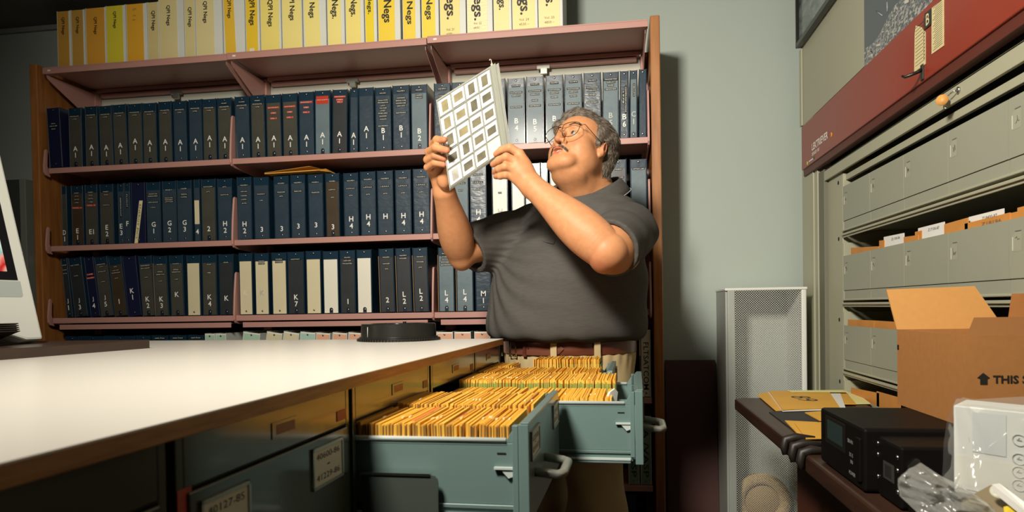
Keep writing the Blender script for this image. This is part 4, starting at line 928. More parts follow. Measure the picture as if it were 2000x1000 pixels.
for y, z, dy, dz in ((2.34, 2.05, .05, .035), (2.30, 2.075, .0, -.03), (2.22, 2.09, .03, .05), (2.08, 2.12, -.012, .16), (2.06, 2.12, -.012, .16)):
    o = MB().tube([(.8364, y, z), (.8364, y+dy, z+dz)], .0022, 4).build('crane_shape', [PPM[1]], hp_); o.location = PO2

# ------------------------------------------------------------------ counter in front of it
ZT = .80
WOODD = mat('dark_walnut', (0.050, 0.022, 0.013), 0.45, noise=(7, .9, (.028, .012, .007), (5, .5, 5)), coat=.1)
ctr = thing('counter', 'narrow dark brown counter running along the filing machine', 'counter', (.62, 1.5, 0)); CO = (-.62, -1.5, 0)
o = MB().prism([(.455, 2.67, ZT-.042), (.425, 2.64, ZT-.042), (.425, .2, ZT-.042), (.838, .2, ZT-.042), (.838, 2.67, ZT-.042)], (0, 0, .042)).build('top', [WOODD], ctr, bevel=.006); o.location = CO
o = bx(.56, .836, .25, 2.30, 0, ZT-.042).build('base', [mat('base_brown', (.11, .035, .018), .5, noise=(5, .5, (.08, .025, .014)))], ctr); o.location = CO
def cz(x, y, z=ZT): return onZ(x, y, z)
# dark mat and strap
MAT_ = mat('black_mat', (.015, .017, .018), .55)
a = [cz(*p) for p in ((1502, 806), (1600, 880), (1700, 880), (1620, 803))]
o = MB().prism([(p[0], p[1], ZT+.0006) for p in a], (0, 0, .0025)).build('desk_mat', [MAT_]); tag(o, 'thin black mat lying on the brown counter under the gold envelopes', 'mat')
YEL = mat('gold_paper', (.74, .40, .05), .55, noise=(10, .4, (.66, .33, .035))); YEL2 = mat('pale_yellow_paper', (.80, .76, .34), .6); WP = mat('white_paper', (.8, .8, .76), .5)
def sheet(name, label, cat, px, z, m_, th=.0015, grp=None):
    P_ = [onZ(x, y, z) for x, y in px]
    P2 = [(p[0], p[1], z) for p in P_]
    o = MB().prism(P2, (0, 0, th)).build(name, [m_]); tag(o, label, cat, grp); return o, P2
z = ZT+.0034
sheet('gold_envelope', 'gold envelope fanned out at the left under the stack on the counter', 'envelope', [(1478, 771), (1515, 803), (1560, 801), (1500, 766)], z, YEL)
sheet('paper_sheet', 'white sheet between the gold envelopes on the counter', 'paper', [(1500, 767), (1528, 804), (1652, 800), (1640, 766)], z+.0022, WP, .004)
o, P2 = sheet('gold_envelope', 'large gold envelope marked 68 on top of the counter stack', 'envelope', [(1502, 765), (1528, 801), (1640, 797), (1618, 764)], z+.0075, YEL, .003)
cc = sum(np.array(p) for p in P2)/4; r_ = unit3 = np.array(P2[3])-np.array(P2[0]); r_ /= np.linalg.norm(r_); u_ = np.cross((0, 0, 1), r_)
put_text('lettering', '89', INKB, o, tuple(cc+np.array([0, 0, .0036])+r_*.0), tuple(-u_*1), tuple(r_), height=.065, width=.13, bold=.0)
sheet('gold_envelope', 'gold envelope lying right of the one marked 68', 'envelope', [(1618, 766), (1642, 790), (1672, 790), (1650, 765)], z+.0022, YEL, .003)
sheet('yellow_note', 'pale yellow pad at the right of the counter stack', 'paper', [(1640, 766), (1655, 790), (1700, 789), (1672, 768)], z-.001, YEL2, .0025)
sheet('yellow_note', 'bright yellow slip behind the counter stack', 'paper', [(1538, 763), (1545, 766), (1655, 766), (1648, 762)], z+.012, YEL2, .001)
sheet('gold_envelope', 'narrow gold envelope with red edge half hidden by the black device', 'envelope', [(1572, 807), (1600, 822), (1640, 822), (1620, 803)], z+.001, YEL, .003)
sheet('gold_envelope', 'lower gold envelope of the pair on the black mat', 'envelope', [(1533, 823), (1566, 857), (1610, 857), (1596, 826)], z, YEL, .003)
sheet('gold_envelope', 'upper gold envelope of the pair on the black mat', 'envelope', [(1552, 828), (1574, 858), (1640, 857), (1620, 826)], z+.0045, YEL, .003)
c9 = cz(1568, 875)
sp_ = thing('ribbed_strap', 'dark ribbed rubber strap hanging over the counter edge', 'strap', (c9[0], c9[1], ZT))
STR = mat('strap_rubber', (.016, .012, .010), .5)
for k in range(3):
    c0 = cz(1551+15*k, 862+13*k)
    o = MB().tube([(c0[0]+.05, c0[1], ZT+.008), (c0[0]+.005, c0[1]+.004, ZT+.010), (.418, c0[1]+.002, ZT+.003), (.413, c0[1], ZT-.015), (.415, c0[1]-.004, ZT-.034)], [.006, .011, .0115, .010, .006], 12).build('rib', [STR], sp_); o.location = (-c9[0], -c9[1], -ZT)
# two black devices
BD = mat('device_black', (0.006, 0.005, 0.0045), 0.5, spec=.10)
zt1 = ZT+.120
b1 = [onZ(1602, 795, zt1), onZ(1696, 837, zt1)]
xl_, y1_, y0_ = b1[0][0], b1[0][1], b1[1][1]
dv = thing('black_device', 'larger black electronic box with a small screen on the counter', 'device', (xl_+.08, (y0_+y1_)/2, ZT)); DO = (-(xl_+.08), -(y0_+y1_)/2, -ZT)
def dpart(mb, n, m_, par, off, bevel=0, lab=None):
    o = mb.build(n, m_, par, bevel=bevel); o.location = off
    if lab: o['label'] = lab
dpart(bx(xl_, xl_+.20, y0_, y1_, ZT+.003, zt1), 'housing', [BD], dv, DO, .006)
sy = lambda t: y1_+(y0_-y1_)*t
dpart(bx(xl_-.001, xl_+.002, sy(.56), sy(.20), ZT+.062, zt1-.018), 'screen', [mat('device_screen', (.035, .055, .055), .15, coat=.5)], dv, DO)
dpart(bx(xl_-.0006, xl_+.002, sy(.62), sy(.14), ZT+.052, zt1-.010), 'screen_frame', [BK], dv, DO, .001)
for t, s, zz, w_ in ((.74, 'SB-R1', .080, .03), (.76, 'DC 12', .055, .02), (.77, 'IN', .042, .012), (.78, 'POWER', .020, .035)):
    put_text('lettering', s, mat('device_print', (.40, .42, .40), .5), dv, (xl_-.001+DO[0], sy(t)+DO[1], zz+.003), (0, -1, 0), (0, 0, 1), width=w_, height=.007)
for z in (.02,): dpart(MB().box(xl_-.006, xl_+.001, sy(.98), sy(.90), ZT+.02, ZT+.10), 'side_plate', [BD], dv, DO, .002)
zt2 = ZT+.108; c1, c2 = onZ(1704, 846, zt2), onZ(1757, 873, zt2)
d2 = thing('black_device', 'smaller black box with chrome screws in front of the larger one', 'device', (c1[0]+.08, (c1[1]+c2[1])/2, ZT)); D2 = (-(c1[0]+.08), -(c1[1]+c2[1])/2, -ZT)
ya, yb = min(c1[1], y0_-.003), c2[1]
dpart(bx(c1[0], c1[0]+.20, yb, ya, ZT+.002, zt2), 'housing', [BD], d2, D2, .005)
for t in (.04, .90):
    for zz in ((.095, .075, .035) if t < .5 else (.088, .066, .030)):
        y = ya+(yb-ya)*t; dpart(MB().sphere((c1[0]-.0005, y, ZT+zz), .0042, 8, (.6, 1, 1)), 'screw', [STEEL], d2, D2)
dpart(bx(c1[0]-.0012, c1[0], ya+(yb-ya)*.75, ya+(yb-ya)*.30, ZT+.040, ZT+.070), 'socket_plate', [mat('socket_grey', (.05, .05, .045), .3)], d2, D2)
dpart(bx(c1[0]-.0016, c1[0], ya+(yb-ya)*.66, ya+(yb-ya)*.38, ZT+.045, ZT+.066), 'socket', [DARK], d2, D2)
ty = yb-.001
dpart(MB().prism([(c1[0]+.010, ty, ZT+.070), (c1[0]+.030, ty, ZT+.070), (c1[0]+.030, ty, ZT+.082)]+[(c1[0]+.024+.006*math.cos(t), ty, ZT+.084+.006*math.sin(t)) for t in (.4, 1.2, 2.0)]+[(c1[0]+.010, ty, ZT+.076)], (0, -.002, 0)), 'metal_tab', [STEEL], d2, D2)
# ---- cardboard carton standing on the larger device / counter
CB = mat('cardboard', (0.40, 0.175, 0.050), 0.75, noise=(70, .35, (.34, .14, .038)), bump=(240, .2, .0008)); CBI = mat('cardboard_inside', (0.55, 0.27, 0.075), 0.75, noise=(70, .3, (.49, .23, .06)), bump=(240, .2, .0008)); CBD = mat('cardboard_cut', (.26, .11, .03), .8)
zcb = zt1+.0006
p0, p1 = onZ(1753, 789, zcb), onZ(1846, 822, zcb)
XL = p0[0]; YF = p0[1]; 
YN = onX(1886, 760, XL)[1]; ZTb = onX(1886, 657, XL)[2]; ZTf = onX(1750, 641, XL)[2]; ZTc = (ZTb+ZTf)/2
XRt = .835
cbx_ = thing('cardboard_box', 'open brown cardboard carton printed THIS SIDE UP on the counter', 'box', ((XL+XRt)/2, (YN+YF)/2, zcb)); CO2 = (-(XL+XRt)/2, -(YN+YF)/2, -zcb); t = .004
def cpart(mb, n, m_, lab=None): dpart(mb, n, m_, cbx_, CO2, 0, lab)
cpart(MB().box(XL, XL+t, YN, YF, zcb, ZTc).box(XL+t, XRt, YN, YN+t, zcb, ZTc).box(XL+t, XRt, YF-t, YF, zcb, ZTc).box(XRt-t, XRt, YN+t, YF-t, zcb, ZTc).box(XL+t, XRt-t, YN+t, YF-t, zcb, zcb+t), 'carton', [CB])
fl = [onY(1740, 565, YF+.02), onY(1915, 558, YF+.02), onY(1937, 640, YF)]
cpart(MB().prism([(XL-.001, YF-.002, ZTc), (fl[0][0], YF+.045, fl[0][2]), (min(fl[1][0], XRt), YF+.045, fl[1][2]), (XRt, YF-.002, ZTc)], (0, .004, 0)), 'flap', [CBI], 'rear flap standing up')
q1, q2 = onX(1957, 553, XRt-.002), onX(1945, 622, XRt-.002)
cpart(MB().prism([(XRt, YF-.01, ZTc), (XRt+.0, YF-.03, ZTc+.075), (XRt+.0, YN+.0, ZTc+.075), (XRt, YN+.01, ZTc)], (.004, 0, 0)), 'flap', [CB], 'right flap standing up')
xs_ = onY(1892, 657, YN)[0]; xf = onY(1912, 622, YN+.04)[0]
cpart(MB().prism([(xs_, YN+.002, ZTc), (XRt-.004, YN+.002, ZTc), (XRt-.004, YN+.055, ZTc+.028), (xf, YN+.055, ZTc+.028)], (0, .003, .002)), 'flap', [CBD], 'front flap folded inwards')
cpart(bx(XL-.0008, XL+.0, YF-.010, YF-.002, ZTc-.045, ZTc-.034), 'tape_mark', [BK])
ARW = mat('black_stencil', (.012, .010, .008), .6)
def fy(x, y): p = onY(x, y, YN); return (p[0], YN-.0006, p[2])
cpart(MB().prism([fy(1914, 751), fy(1914, 740), fy(1908, 738), fy(1920, 728), fy(1933, 738), fy(1928, 740), fy(1928, 751)], (0, -.0004, 0)), 'arrow_mark', [ARW])
a, b = fy(1939, 741), fy(1989, 741); hh = fy(1939, 733)[2]-fy(1939, 749)[2]
tw_ = b[0]-a[0]
put_text('lettering', 'THIS SIDE UP', ARW, cbx_, (a[0]+tw_*1.42+CO2[0], YN-.001+CO2[1], (fy(1964, 741)[2])+CO2[2]), (1, 0, 0), (0, 0, 1), width=tw_*2.85, height=hh, bold=.03)
# ---- plastic bags
BAG = mat('clear_plastic', (.85, .88, .86), .12, trans=.85, alpha=.22, coat=1.0, bump=(16, .5, .005)); WBX = mat('white_carton', (.72, .74, .70), .55, noise=(7, .4, (.64, .67, .64)))
def zz(x, y, d): return at(x, y, d)
cs = bx(.468, .834, .55, yb-.012, ZT+.0008, ZT+.0425).build('equipment_case', [BD], bevel=.004); tag(cs, 'low black case on the counter under the white box and the crumpled bag', 'case')
d0 = 1.12
wb = thing('white_box', 'white cardboard box inside a clear plastic bag at the right edge', 'box', tuple(zz(1930, 985, d0))); WO = -Vector(zz(1930, 985, d0))
q = [zz(1863, 960, 1.10), zz(2040, 1000, 1.02), zz(2040, 790, 1.02), zz(1863, 790, 1.13)]
q[2] = np.array(q[1])+np.array([0, 0, .145]); q[3] = np.array(q[0])+np.array([0, 0, .138])
dep_v = np.array([.05, .07, 0])
o = MB().prism([np.array([p[0], p[1], p[2]]) for p in q], dep_v).build('carton', [WBX], wb, bevel=.002); o.location = WO
nrm = unit(np.cross(np.array(q[1])-q[0], np.array(q[3])-q[0])); nrm = nrm if nrm@(-CAM_F) > 0 else -nrm
def on_q(u, v, o_=.001): return np.array(q[0])*(1-u)*(1-v)+np.array(q[1])*u*(1-v)+np.array(q[2])*u*v+np.array(q[3])*(1-u)*v+nrm*o_
GRY = mat('pale_print', (.52, .55, .54), .5)
for u0, u1, v0, v1, m_ in ((.22, .60, .50, .95, mat('pale_panel', (.62, .66, .65), .5)), (.03, .98, .06, .44, mat('cream_panel', (.74, .74, .66), .5))):
    o = MB().add([on_q(u0, v0), on_q(u1, v0), on_q(u1, v1), on_q(u0, v1)], [(0, 1, 2, 3)]).build('printed_panel', [m_], wb); o.location = WO
for v in (.22, .36, .50, .70):
    rr_ = np.array(q[1])-q[0]; rr_ = unit(rr_); uu_ = unit(np.array(q[3])-q[0]); c_ = on_q(.74, v, .0015)
    o = MB().tube([c_+(rr_*math.cos(t)+uu_*math.sin(t))*.0085 for t in [2*math.pi*k/20 for k in range(20)]], .0006, 4, closed=True).tube([c_+rr_*.003, c_-rr_*.003, c_+uu_*.004], .0006, 4).build('printed_symbol', [GRY], wb); o.location = WO
bagp = [(1856, 968, 1.03), (1840, 930, 1.05), (1843, 865, 1.06), (1850, 815, 1.08), (1868, 773, 1.10), (1900, 780, 1.10), (2040, 772, 1.0), (2040, 1010, .98), (1900, 1010, 1.0)]
rgx = np.random.default_rng(9)
def film(pts, n=26, amp=.004, puff=.02, seed=1):
    """a sheet of film stretched over an outline, puffed towards the room and folded"""
    P_ = np.array([at(*p) for p in pts]); c_ = P_.mean(0); rows_ = []; rx = np.random.default_rng(seed)
    ph_ = rx.uniform(0, 6.28, 8); fr_ = rx.uniform(2, 9, 8)
    M_ = len(P_)*8
    for t in np.linspace(0.02, 1, n):
        ring = []
        for k in range(M_):
            i = k//8; f = (k % 8)/8; p = P_[i]*(1-f)+P_[(i+1) % len(P_)]*f
            v = c_*(1-t)+p*t; a_ = 2*math.pi*k/M_
            X_, Y_ = t*math.cos(a_), t*math.sin(a_)
            w = sum(abs(math.sin(fr_[j]*(X_*math.cos(ph_[j])+Y_*math.sin(ph_[j]))+ph_[(j+3) % 8])) for j in range(8))/8-.5
            v = v-CAM_F*(puff*(1-t**3)+amp*w*6*min(1, (1.02-t)*6))
            ring.append(v)
        rows_.append(ring+[ring[0]])
    return MB().grid(np.array(rows_))
o = film(bagp, 30, .003, .016, 2).build('plastic_bag', [BAG]); tag(o, 'clear plastic bag wrapped round the white box at the right edge', 'plastic bag')
cp = [(1756, 968, .93), (1752, 935, .93), (1775, 915, .93), (1798, 903, .94), (1835, 928, .94), (1880, 950, .93), (1935, 985, .92), (1965, 1030, .90), (1830, 1040, .88), (1790, 1000, .90)]
BAG2 = mat('crumpled_plastic', (.70, .72, .68), .14, trans=.6, alpha=.45, coat=1.0, bump=(30, .35, .004))
mbf = film(cp, 40, .006, .03, 4); 
o = mbf.build('plastic_bag', [BAG2]); sd = o.modifiers.new('s', 'SOLIDIFY'); sd.thickness = .0006
tag(o, 'crumpled clear plastic bag in front of the black devices', 'plastic bag')
# small things under the bags
o = MB().prism([at(1878, 978, .96), at(1935, 947, 1.0), at(2040, 1000, .95), at(2040, 1040, .92), at(1930, 1010, .92)], (0, 0, -.012)).build('instruction_card', [mat('card_brown', (.30, .24, .14), .6)]); tag(o, 'small brown printed card under the white box', 'card')
rr2 = at(1952, 962, .955); 
o = MB().lathe(rr2, (-.3, -.6, .75), [(.008, 0), (.0115, .001), (.0115, .003), (.007, .004)], 24).build('ring_gasket', [mat('pale_ring', (.62, .62, .50), .4)]); tag(o, 'pale round ring lying on the brown card', 'ring')
o = MB().prism([at(1938, 946, .955), at(1952, 944, .955), at(2040, 1010, .90), at(2030, 1020, .90)], (0, 0, -.010)).build('white_strip_box', [WP]); tag(o, 'narrow white strip with red print across the brown card', 'strip')
o = MB().prism([at(1960, 990, .945), at(1982, 984, .94), at(1995, 1003, .93), at(1962, 1006, .935)], (0, 0, -.003)).build('yellow_card', [mat('yellow_ink', (.75, .55, .03), .5)]); tag(o, 'small yellow card at the bottom right corner', 'card')

# ------------------------------------------------------------------ perforated column, wicker ring, leaning panel
ALU = mat('brushed_grey', (.40, .43, .40), .45, .2, noise=(2, .3, (.36, .39, .36))); ALW = mat('white_cap', (.72, .74, .70), .4)
def mesh_mat():
    M = bpy.data.materials.new('perforated_sheet'); M.use_nodes = True; nt = M.node_tree; b = nt.nodes['Principled BSDF']
    b.inputs['Base Color'].default_value = (.70, .73, .70, 1); b.inputs['Roughness'].default_value = .4; b.inputs['Metallic'].default_value = .3
    tc = nt.nodes.new('ShaderNodeTexCoord'); sp = nt.nodes.new('ShaderNodeSeparateXYZ'); nt.links.new(tc.outputs['Object'], sp.inputs[0])
    def mth(op, a, b_=None):
        n = nt.nodes.new('ShaderNodeMath'); n.operation = op
        for i, v in enumerate((a, b_)):
            if v is None: continue
            if isinstance(v, (int, float)): n.inputs[i].default_value = v
            else: nt.links.new(v, n.inputs[i])
        return n.outputs[0]
    s = 620.0
    sx = mth('SINE', mth('MULTIPLY', mth('ADD', sp.outputs[0], sp.outputs[2]), s)); sz = mth('SINE', mth('MULTIPLY', mth('SUBTRACT', sp.outputs[0], sp.outputs[2]), s))
    v = mth('ADD', sx, sz); al = mth('LESS_THAN', v, -.6); al = mth('ADD', al, 0.0)
    nt.links.new(al, b.inputs['Alpha']); return M
XA, XB, YP = .462, .795, 3.08; ZP = 1.219
pc = thing('perforated_column', 'tall grey cabinet with a perforated metal front and white cap by the wall', 'column', ((XA+XB)/2, 3.2, 0)); PCO = (-(XA+XB)/2, -3.2, 0)
xs1 = XA+.040
def ppart(mb, n, m_, bevel=0): dpart(mb, n, m_, pc, PCO, bevel)
ppart(MB().box(XA, XA+.012, YP+.01, 3.36, 0, ZP-.01).box(XA+.008, xs1, YP, YP+.012, 0, ZP-.01), 'left_side', [ALU], .004)
ppart(MB().box(XB-.022, XB, YP, 3.36, 0, ZP-.01), 'right_side', [ALW], .006)
ppart(bx(XA, XB, 3.35, 3.36, 0, ZP-.01), 'back', [mat('column_back', (.46, .49, .45), .6)])
ppart(bx(XA-.003, XB+.003, YP-.003, 3.365, ZP-.012, ZP), 'cap', [ALW], .004)
ppart(bx(xs1, XB-.022, YP+.002, YP+.004, .02, ZP-.012), 'perforated_front', [mesh_mat()])
WIC = mat('wicker', (.80, .58, .26), .7, noise=(60, .7, (.55, .36, .14)), bump=(120, .8, .006))
cw = np.array([.628, 3.20, .268])
pts = [cw+np.array([.098*math.cos(t), .0, .098*math.sin(t)]) for t in [2*math.pi*k/48 for k in range(48)]]
wr_ = MB().tube(pts, .024, 12, closed=True)
for k in range(90):
    t = 2*math.pi*k/90; p = cw+np.array([.098*math.cos(t), 0, .098*math.sin(t)]); u = np.array([math.cos(t), 0, math.sin(t)]); w_ = np.array([-math.sin(t), 0, math.cos(t)])
    wr_.tube([p+(u*math.cos(s)+np.array([0, 1, 0])*math.sin(s))*.025+w_*.006*s for s in np.linspace(0, 5.5, 9)], .003, 4)
wk = thing('wicker_basket', 'round wicker basket lying on its side behind the perforated metal', 'basket', tuple(cw)); 
o = wr_.build('rim', [WIC], wk); o.location = -Vector(cw)
o = MB().lathe(cw, (0, 1, 0), [(.102, .0), (.104, .06), (.095, .12), (.02, .135)], 40).build('bowl', [mat('wicker_inside', (.50, .33, .13), .7, bump=(90, .7, .005))], wk); o.location = -Vector(cw)
o = bx(XA+.02, XB-.03, 3.10, 3.34, .10, .138); oo = o.build('shelf_board', [ALU]); oo.parent = pc; oo.location = PCO
LPN = mat('dark_red_panel', (0.075, 0.030, 0.025), 0.5, noise=(3, .4, (.06, .024, .02)))
o = MB().hexa([(.225, 3.305, 0), (.462, 3.305, 0), (.462, 3.323, 0), (.225, 3.323, 0), (.225, 3.385, .885), (.457, 3.385, .885), (.457, 3.403, .885), (.225, 3.403, .885)]).build('leaning_panel', [LPN], bevel=.001)
tag(o, 'dark reddish-brown shelf panel leaning against the wall beside the oak end panel', 'panel')

# ------------------------------------------------------------------ bits left of the bookcase
CBN = mat('cabinet_charcoal', (.055, .06, .055), .5); CBS = mat('cabinet_strip', (.22, .24, .21), .45)
a0 = onY(14, 345, 3.1); a1_ = onY(40, 350, 3.1); a2 = onY(52, 352, 3.1)
sc2 = thing('storage_cabinet', 'dark grey cabinet standing behind the white computer at the left edge', 'cabinet', ((a0[0]+a2[0])/2-.3, 3.2, 0)); SO = (-((a0[0]+a2[0])/2-.3), -3.2, 0)
dpart(bx(a0[0]-.9, a1_[0], 3.1, 3.38, 0, a1_[2]), 'body', [CBN], sc2, SO, .003)
dpart(bx(a1_[0], a2[0], 3.09, 3.38, 0, a1_[2]-.002), 'edge_strip', [CBS], sc2, SO, .003)
ws = thing('wall_shelf', 'small cream shelf unit in the gap between grey cabinet and bookcase', 'shelf', (-2.88, 3.2, 0)); WS = (2.88, -3.2, 0)
g0, g1 = onY(54, 364, 3.15), onY(67, 364, 3.15)
CRM = mat('cream_post', (.50, .44, .26), .5)
dpart(bx(a2[0]+.006, -2.83, 3.15, 3.4, g0[2]-.028, g0[2]), 'top_board', [CRM], ws, WS, .001)
p5 = onY(57, 500, 3.13); p6 = onY(75, 520, 3.13)
dpart(MB().box(max(p5[0], a2[0]+.006), -2.818, 3.13, 3.145, p5[2]-.045, p5[2]).box(max(p5[0], a2[0]+.006)+.02, -2.818, 3.13, 3.16, 0, p5[2]-.045), 'post', [CRM], ws, WS, .001)
for zz_ in (1.02, 1.44-.12, ): dpart(bx(a2[0]+.006, -2.83, 3.16, 3.4, zz_-.02, zz_), 'shelf_board', [CRM], ws, WS)
o = MB(); z = 1.3205
for k in range(9):
    dz = .012*k; o.prism([(a2[0]+.012+.002*k, 3.17+.003*(k % 3), z+dz), (-2.845, 3.165, z+dz), (-2.84, 3.36, z+dz), (a2[0]+.02, 3.36, z+dz)], (0, 0, .009))
oo = o.build('paper_stack', [mat('old_paper', (.38, .36, .28), .8, bump=(30, .8, .01))]); tag(oo, 'stack of crumpled papers on the small shelf left of the bookcase', 'papers')
# ------------------------------------------------------------------ the man
def unit(v): v = np.array(v, float); return v/np.linalg.norm(v)
SKIN = mat('skin', (0.52, 0.245, 0.115), 0.52, noise=(55, 0.55, (0.46, 0.19, 0.08)), bump=(420, 0.25, 0.0012), sss=0.08, spec=0.3)
man = thing('person', 'man in a dark grey polo shirt holding up a page of slides', 'person', (0.05, 2.5, 0.0))
MO = np.array([0.05, 2.5, 0.0])

# torso frame
TY = math.radians(38)
TF = np.array([-math.sin(TY), -math.cos(TY), 0]); TL = np.array([math.cos(TY), -math.sin(TY), 0]); TU = np.array([0, 0, 1.0])
TR = np.array([TL, TF, TU])
hipc = at(1112, 735, 2.5); bel = at(1107, 612, 2.50); chest = at(1128, 480, 2.47)
Lsh = at(1226, 452, 2.27); Rsh = at(1040, 452, 2.58)
Lel = at(1186, 492, 1.98); Rel = at(899, 492, 2.40)
Lwr = at(1042, 366, 2.07); Rwr = at(868, 376, 2.22)
neck0 = at(1165, 392, 2.44); headc = at(1134, 296, 2.36)

# head frame
HY, HP = math.radians(35), math.radians(27)
HF = np.array([-math.sin(HY)*math.cos(HP), -math.cos(HY)*math.cos(HP), math.sin(HP)])
HL = unit(np.cross(TU, HF)); HU = np.cross(HF, HL); 
HL2 = math.cos(0.05)*HL+math.sin(0.05)*HU; HU2 = np.cross(HF, HL2); HL, HU = HL2, HU2
HR = np.array([HL, HF, HU]); HS = 1.09
def hp(x, y, z): return headc+HS*(x*HL+y*HF+z*HU)
def hr(*r): return [HS*v for v in r]
def rotx(R, ax, deg):
    a = math.radians(deg); c, s = math.cos(a), math.sin(a); i, j = [(1, 2), (2, 0), (0, 1)][ax]
    R = R.copy(); ri, rj = R[i].copy(), R[j].copy(); R[i] = c*ri+s*rj; R[j] = -s*ri+c*rj; return R

B = SDF()
# head
B.ell(hp(0, -.02, .038), hr(.079, .098, .082), HR)
B.ell(hp(0, .028, .030), hr(.067, .064, .062), HR, k=.03)
B.ell(hp(0, .022, -.045), hr(.071, .064, .060), HR, k=.03)
for s in (-1, 1):
    B.ell(hp(s*.043, .046, -.032), hr(.030, .034, .036), HR, k=.02)
    B.ell(hp(s*.048, .012, -.062), hr(.030, .046, .034), HR, k=.025)
B.ell(hp(0, .054, -.086), hr(.040, .034, .026), HR, k=.02)
B.cone(hp(-.028, .070, -.094), hp(.028, .070, -.094), .023, .023, k=.02)
B.cone(hp(-.012, .078, -.096), hp(.012, .078, -.096), .019, .019, k=.02)
B.ell(hp(0, .022, -.110), hr(.056, .048, .026), HR, k=.012)
B.cone(hp(-.028, .079, .024), hp(.028, .079, .024), .013, .013, k=.012)
for s in (-1, 1):
    B.cone(hp(s*.028, .080, .024), hp(s*.050, .064, .018), .012, .011, k=.01)
    B.ell(hp(s*.031, .094, .000), hr(.019, .014, .013), HR, k=.010, sub=True)
    B.ell(hp(s*.031, .0735, .001), hr(.0165, .0140, .0135), HR, k=.004)
    B.cone(hp(s*.020, .082, .012), hp(s*.046, .072, .009), .0050, .0046, k=.006)     # upper lid fold
    B.cone(hp(s*.020, .081, -.012), hp(s*.044, .072, -.012), .0045, .0045, k=.008)   # lower lid bag
    B.ell(hp(s*.031, .0935, .0005), hr(.0115, .0125, .0044), HR, k=.0015, sub=True)    # eye opening
# nose
B.chain([hp(0, .085, .018), hp(0, .094, -.004), hp(0, .104, -.024), hp(0, .109, -.031)], hr(.0080, .0078, .0092, .0108), k=.007)
for s in (-1, 1):
    B.ell(hp(s*.0150, .098, -.036), hr(.0085, .0115, .0085), HR, k=.006)
    B.ell(hp(s*.0078, .105, -.0455), hr(.0036, .006, .0045), HR, k=.003, sub=True)
for s in (-1, 1):
    B.chain([hp(s*.020, .100, -.036), hp(s*.031, .094, -.050), hp(s*.036, .086, -.066)], hr(.002, .0022, .0015), k=.007); 
    for q_ in range(2): B.p[-1-q_] = B.p[-1-q_][:6]+(True,)+B.p[-1-q_][7:]
# mouth
B.ell(hp(0, .083, -.060), hr(.030, .017, .020), HR, k=.012)
B.chain([hp(-.025, .084, -.064), hp(-.011, .099, -.0585), hp(0, .1005, -.060), hp(.011, .099, -.0585), hp(.025, .084, -.064)], hr(.003, .0052, .0050, .0052, .003), k=.005)
B.ell(hp(0, .096, -.0675), hr(.019, .012, .0048), HR, k=.003, sub=True)
B.chain([hp(-.024, .084, -.067), hp(-.010, .093, -.0745), hp(.010, .093, -.0745), hp(.024, .084, -.067)], hr(.003, .0058, .0058, .003), k=.005)
NMOUTH = len(B.p)
# ears
for s in (-1, 1):
    R_ = rotx(rotx(HR, 2, s*-22), 0, 8)
    B.ell(hp(s*.077, -.010, -.006), hr(.010, .014, .024), R_, k=.008)
    B.ell(hp(s*.083, -.014, -.003), hr(.0055, .0150, .0265), R_, k=.004)
    B.ell(hp(s*.0895, -.010, -.001), hr(.0060, .0080, .0155), R_, k=.004, sub=True)
    B.cone(hp(s*.084, -.003, -.003), hp(s*.083, -.001, -.010), .0045, .0036, k=.004)
    B.ell(hp(s*.079, -.005, -.027), hr(.0055, .008, .009), HR, k=.005)
NHEAD = len(B.p)
# neck
B.cone(hp(0, -.030, -.03), neck0+np.array([0, .0, -.03]), .070, .084, k=.03)
B.cone(hp(0, .010, -.085), neck0+TF*.035+np.array([0, 0, -.03]), .060, .070, k=.02)
B.cone(neck0+TF*.0-TU*.06, chest+TF*.02, .10, .13, k=.05)
# trunk under the shirt
B.ell(chest, (.18, .15, .18), TR, k=.05)
B.cone(Lsh, Rsh, .070, .070, k=.06)
# arms
def lerp(a, b, t): return np.array(a)*(1-t)+np.array(b)*t
B.chain([Lsh, lerp(Lsh, Lel, .5), lerp(Lsh, Lel, .85), Lel], [.068, .072, .070, .060], k=.01)
def ARM(a, b, rr, n=30):
    ts = np.linspace(0, 1, n); pf = np.polyfit(np.linspace(0, 1, len(rr)), rr, 5)
    B.chain([lerp(a, b, t) for t in ts], list(np.polyval(pf, ts)), k=1e-6)
ARM(Lel, Lwr, [.056, .062, .0655, .065, .0615, .056, .0495, .0435, .039, .037])
B.ell(at(1178, 515, 1.985), (.026, .026, .024), k=.02)
B.ell(at(1218, 496, 2.07), (.050, .056, .054), k=.03)
B.ell(at(1200, 498, 2.02), (.042, .042, .042), k=.04)
B.chain([Rsh, lerp(Rsh, Rel, .5), Rel], [.062, .058, .050], k=.03)
ARM(Rel, Rwr, [.050, .056, .0585, .058, .0555, .051, .0465, .042, .039, .0375])
B.ell(at(902, 512, 2.41), (.032, .032, .030), k=.025)
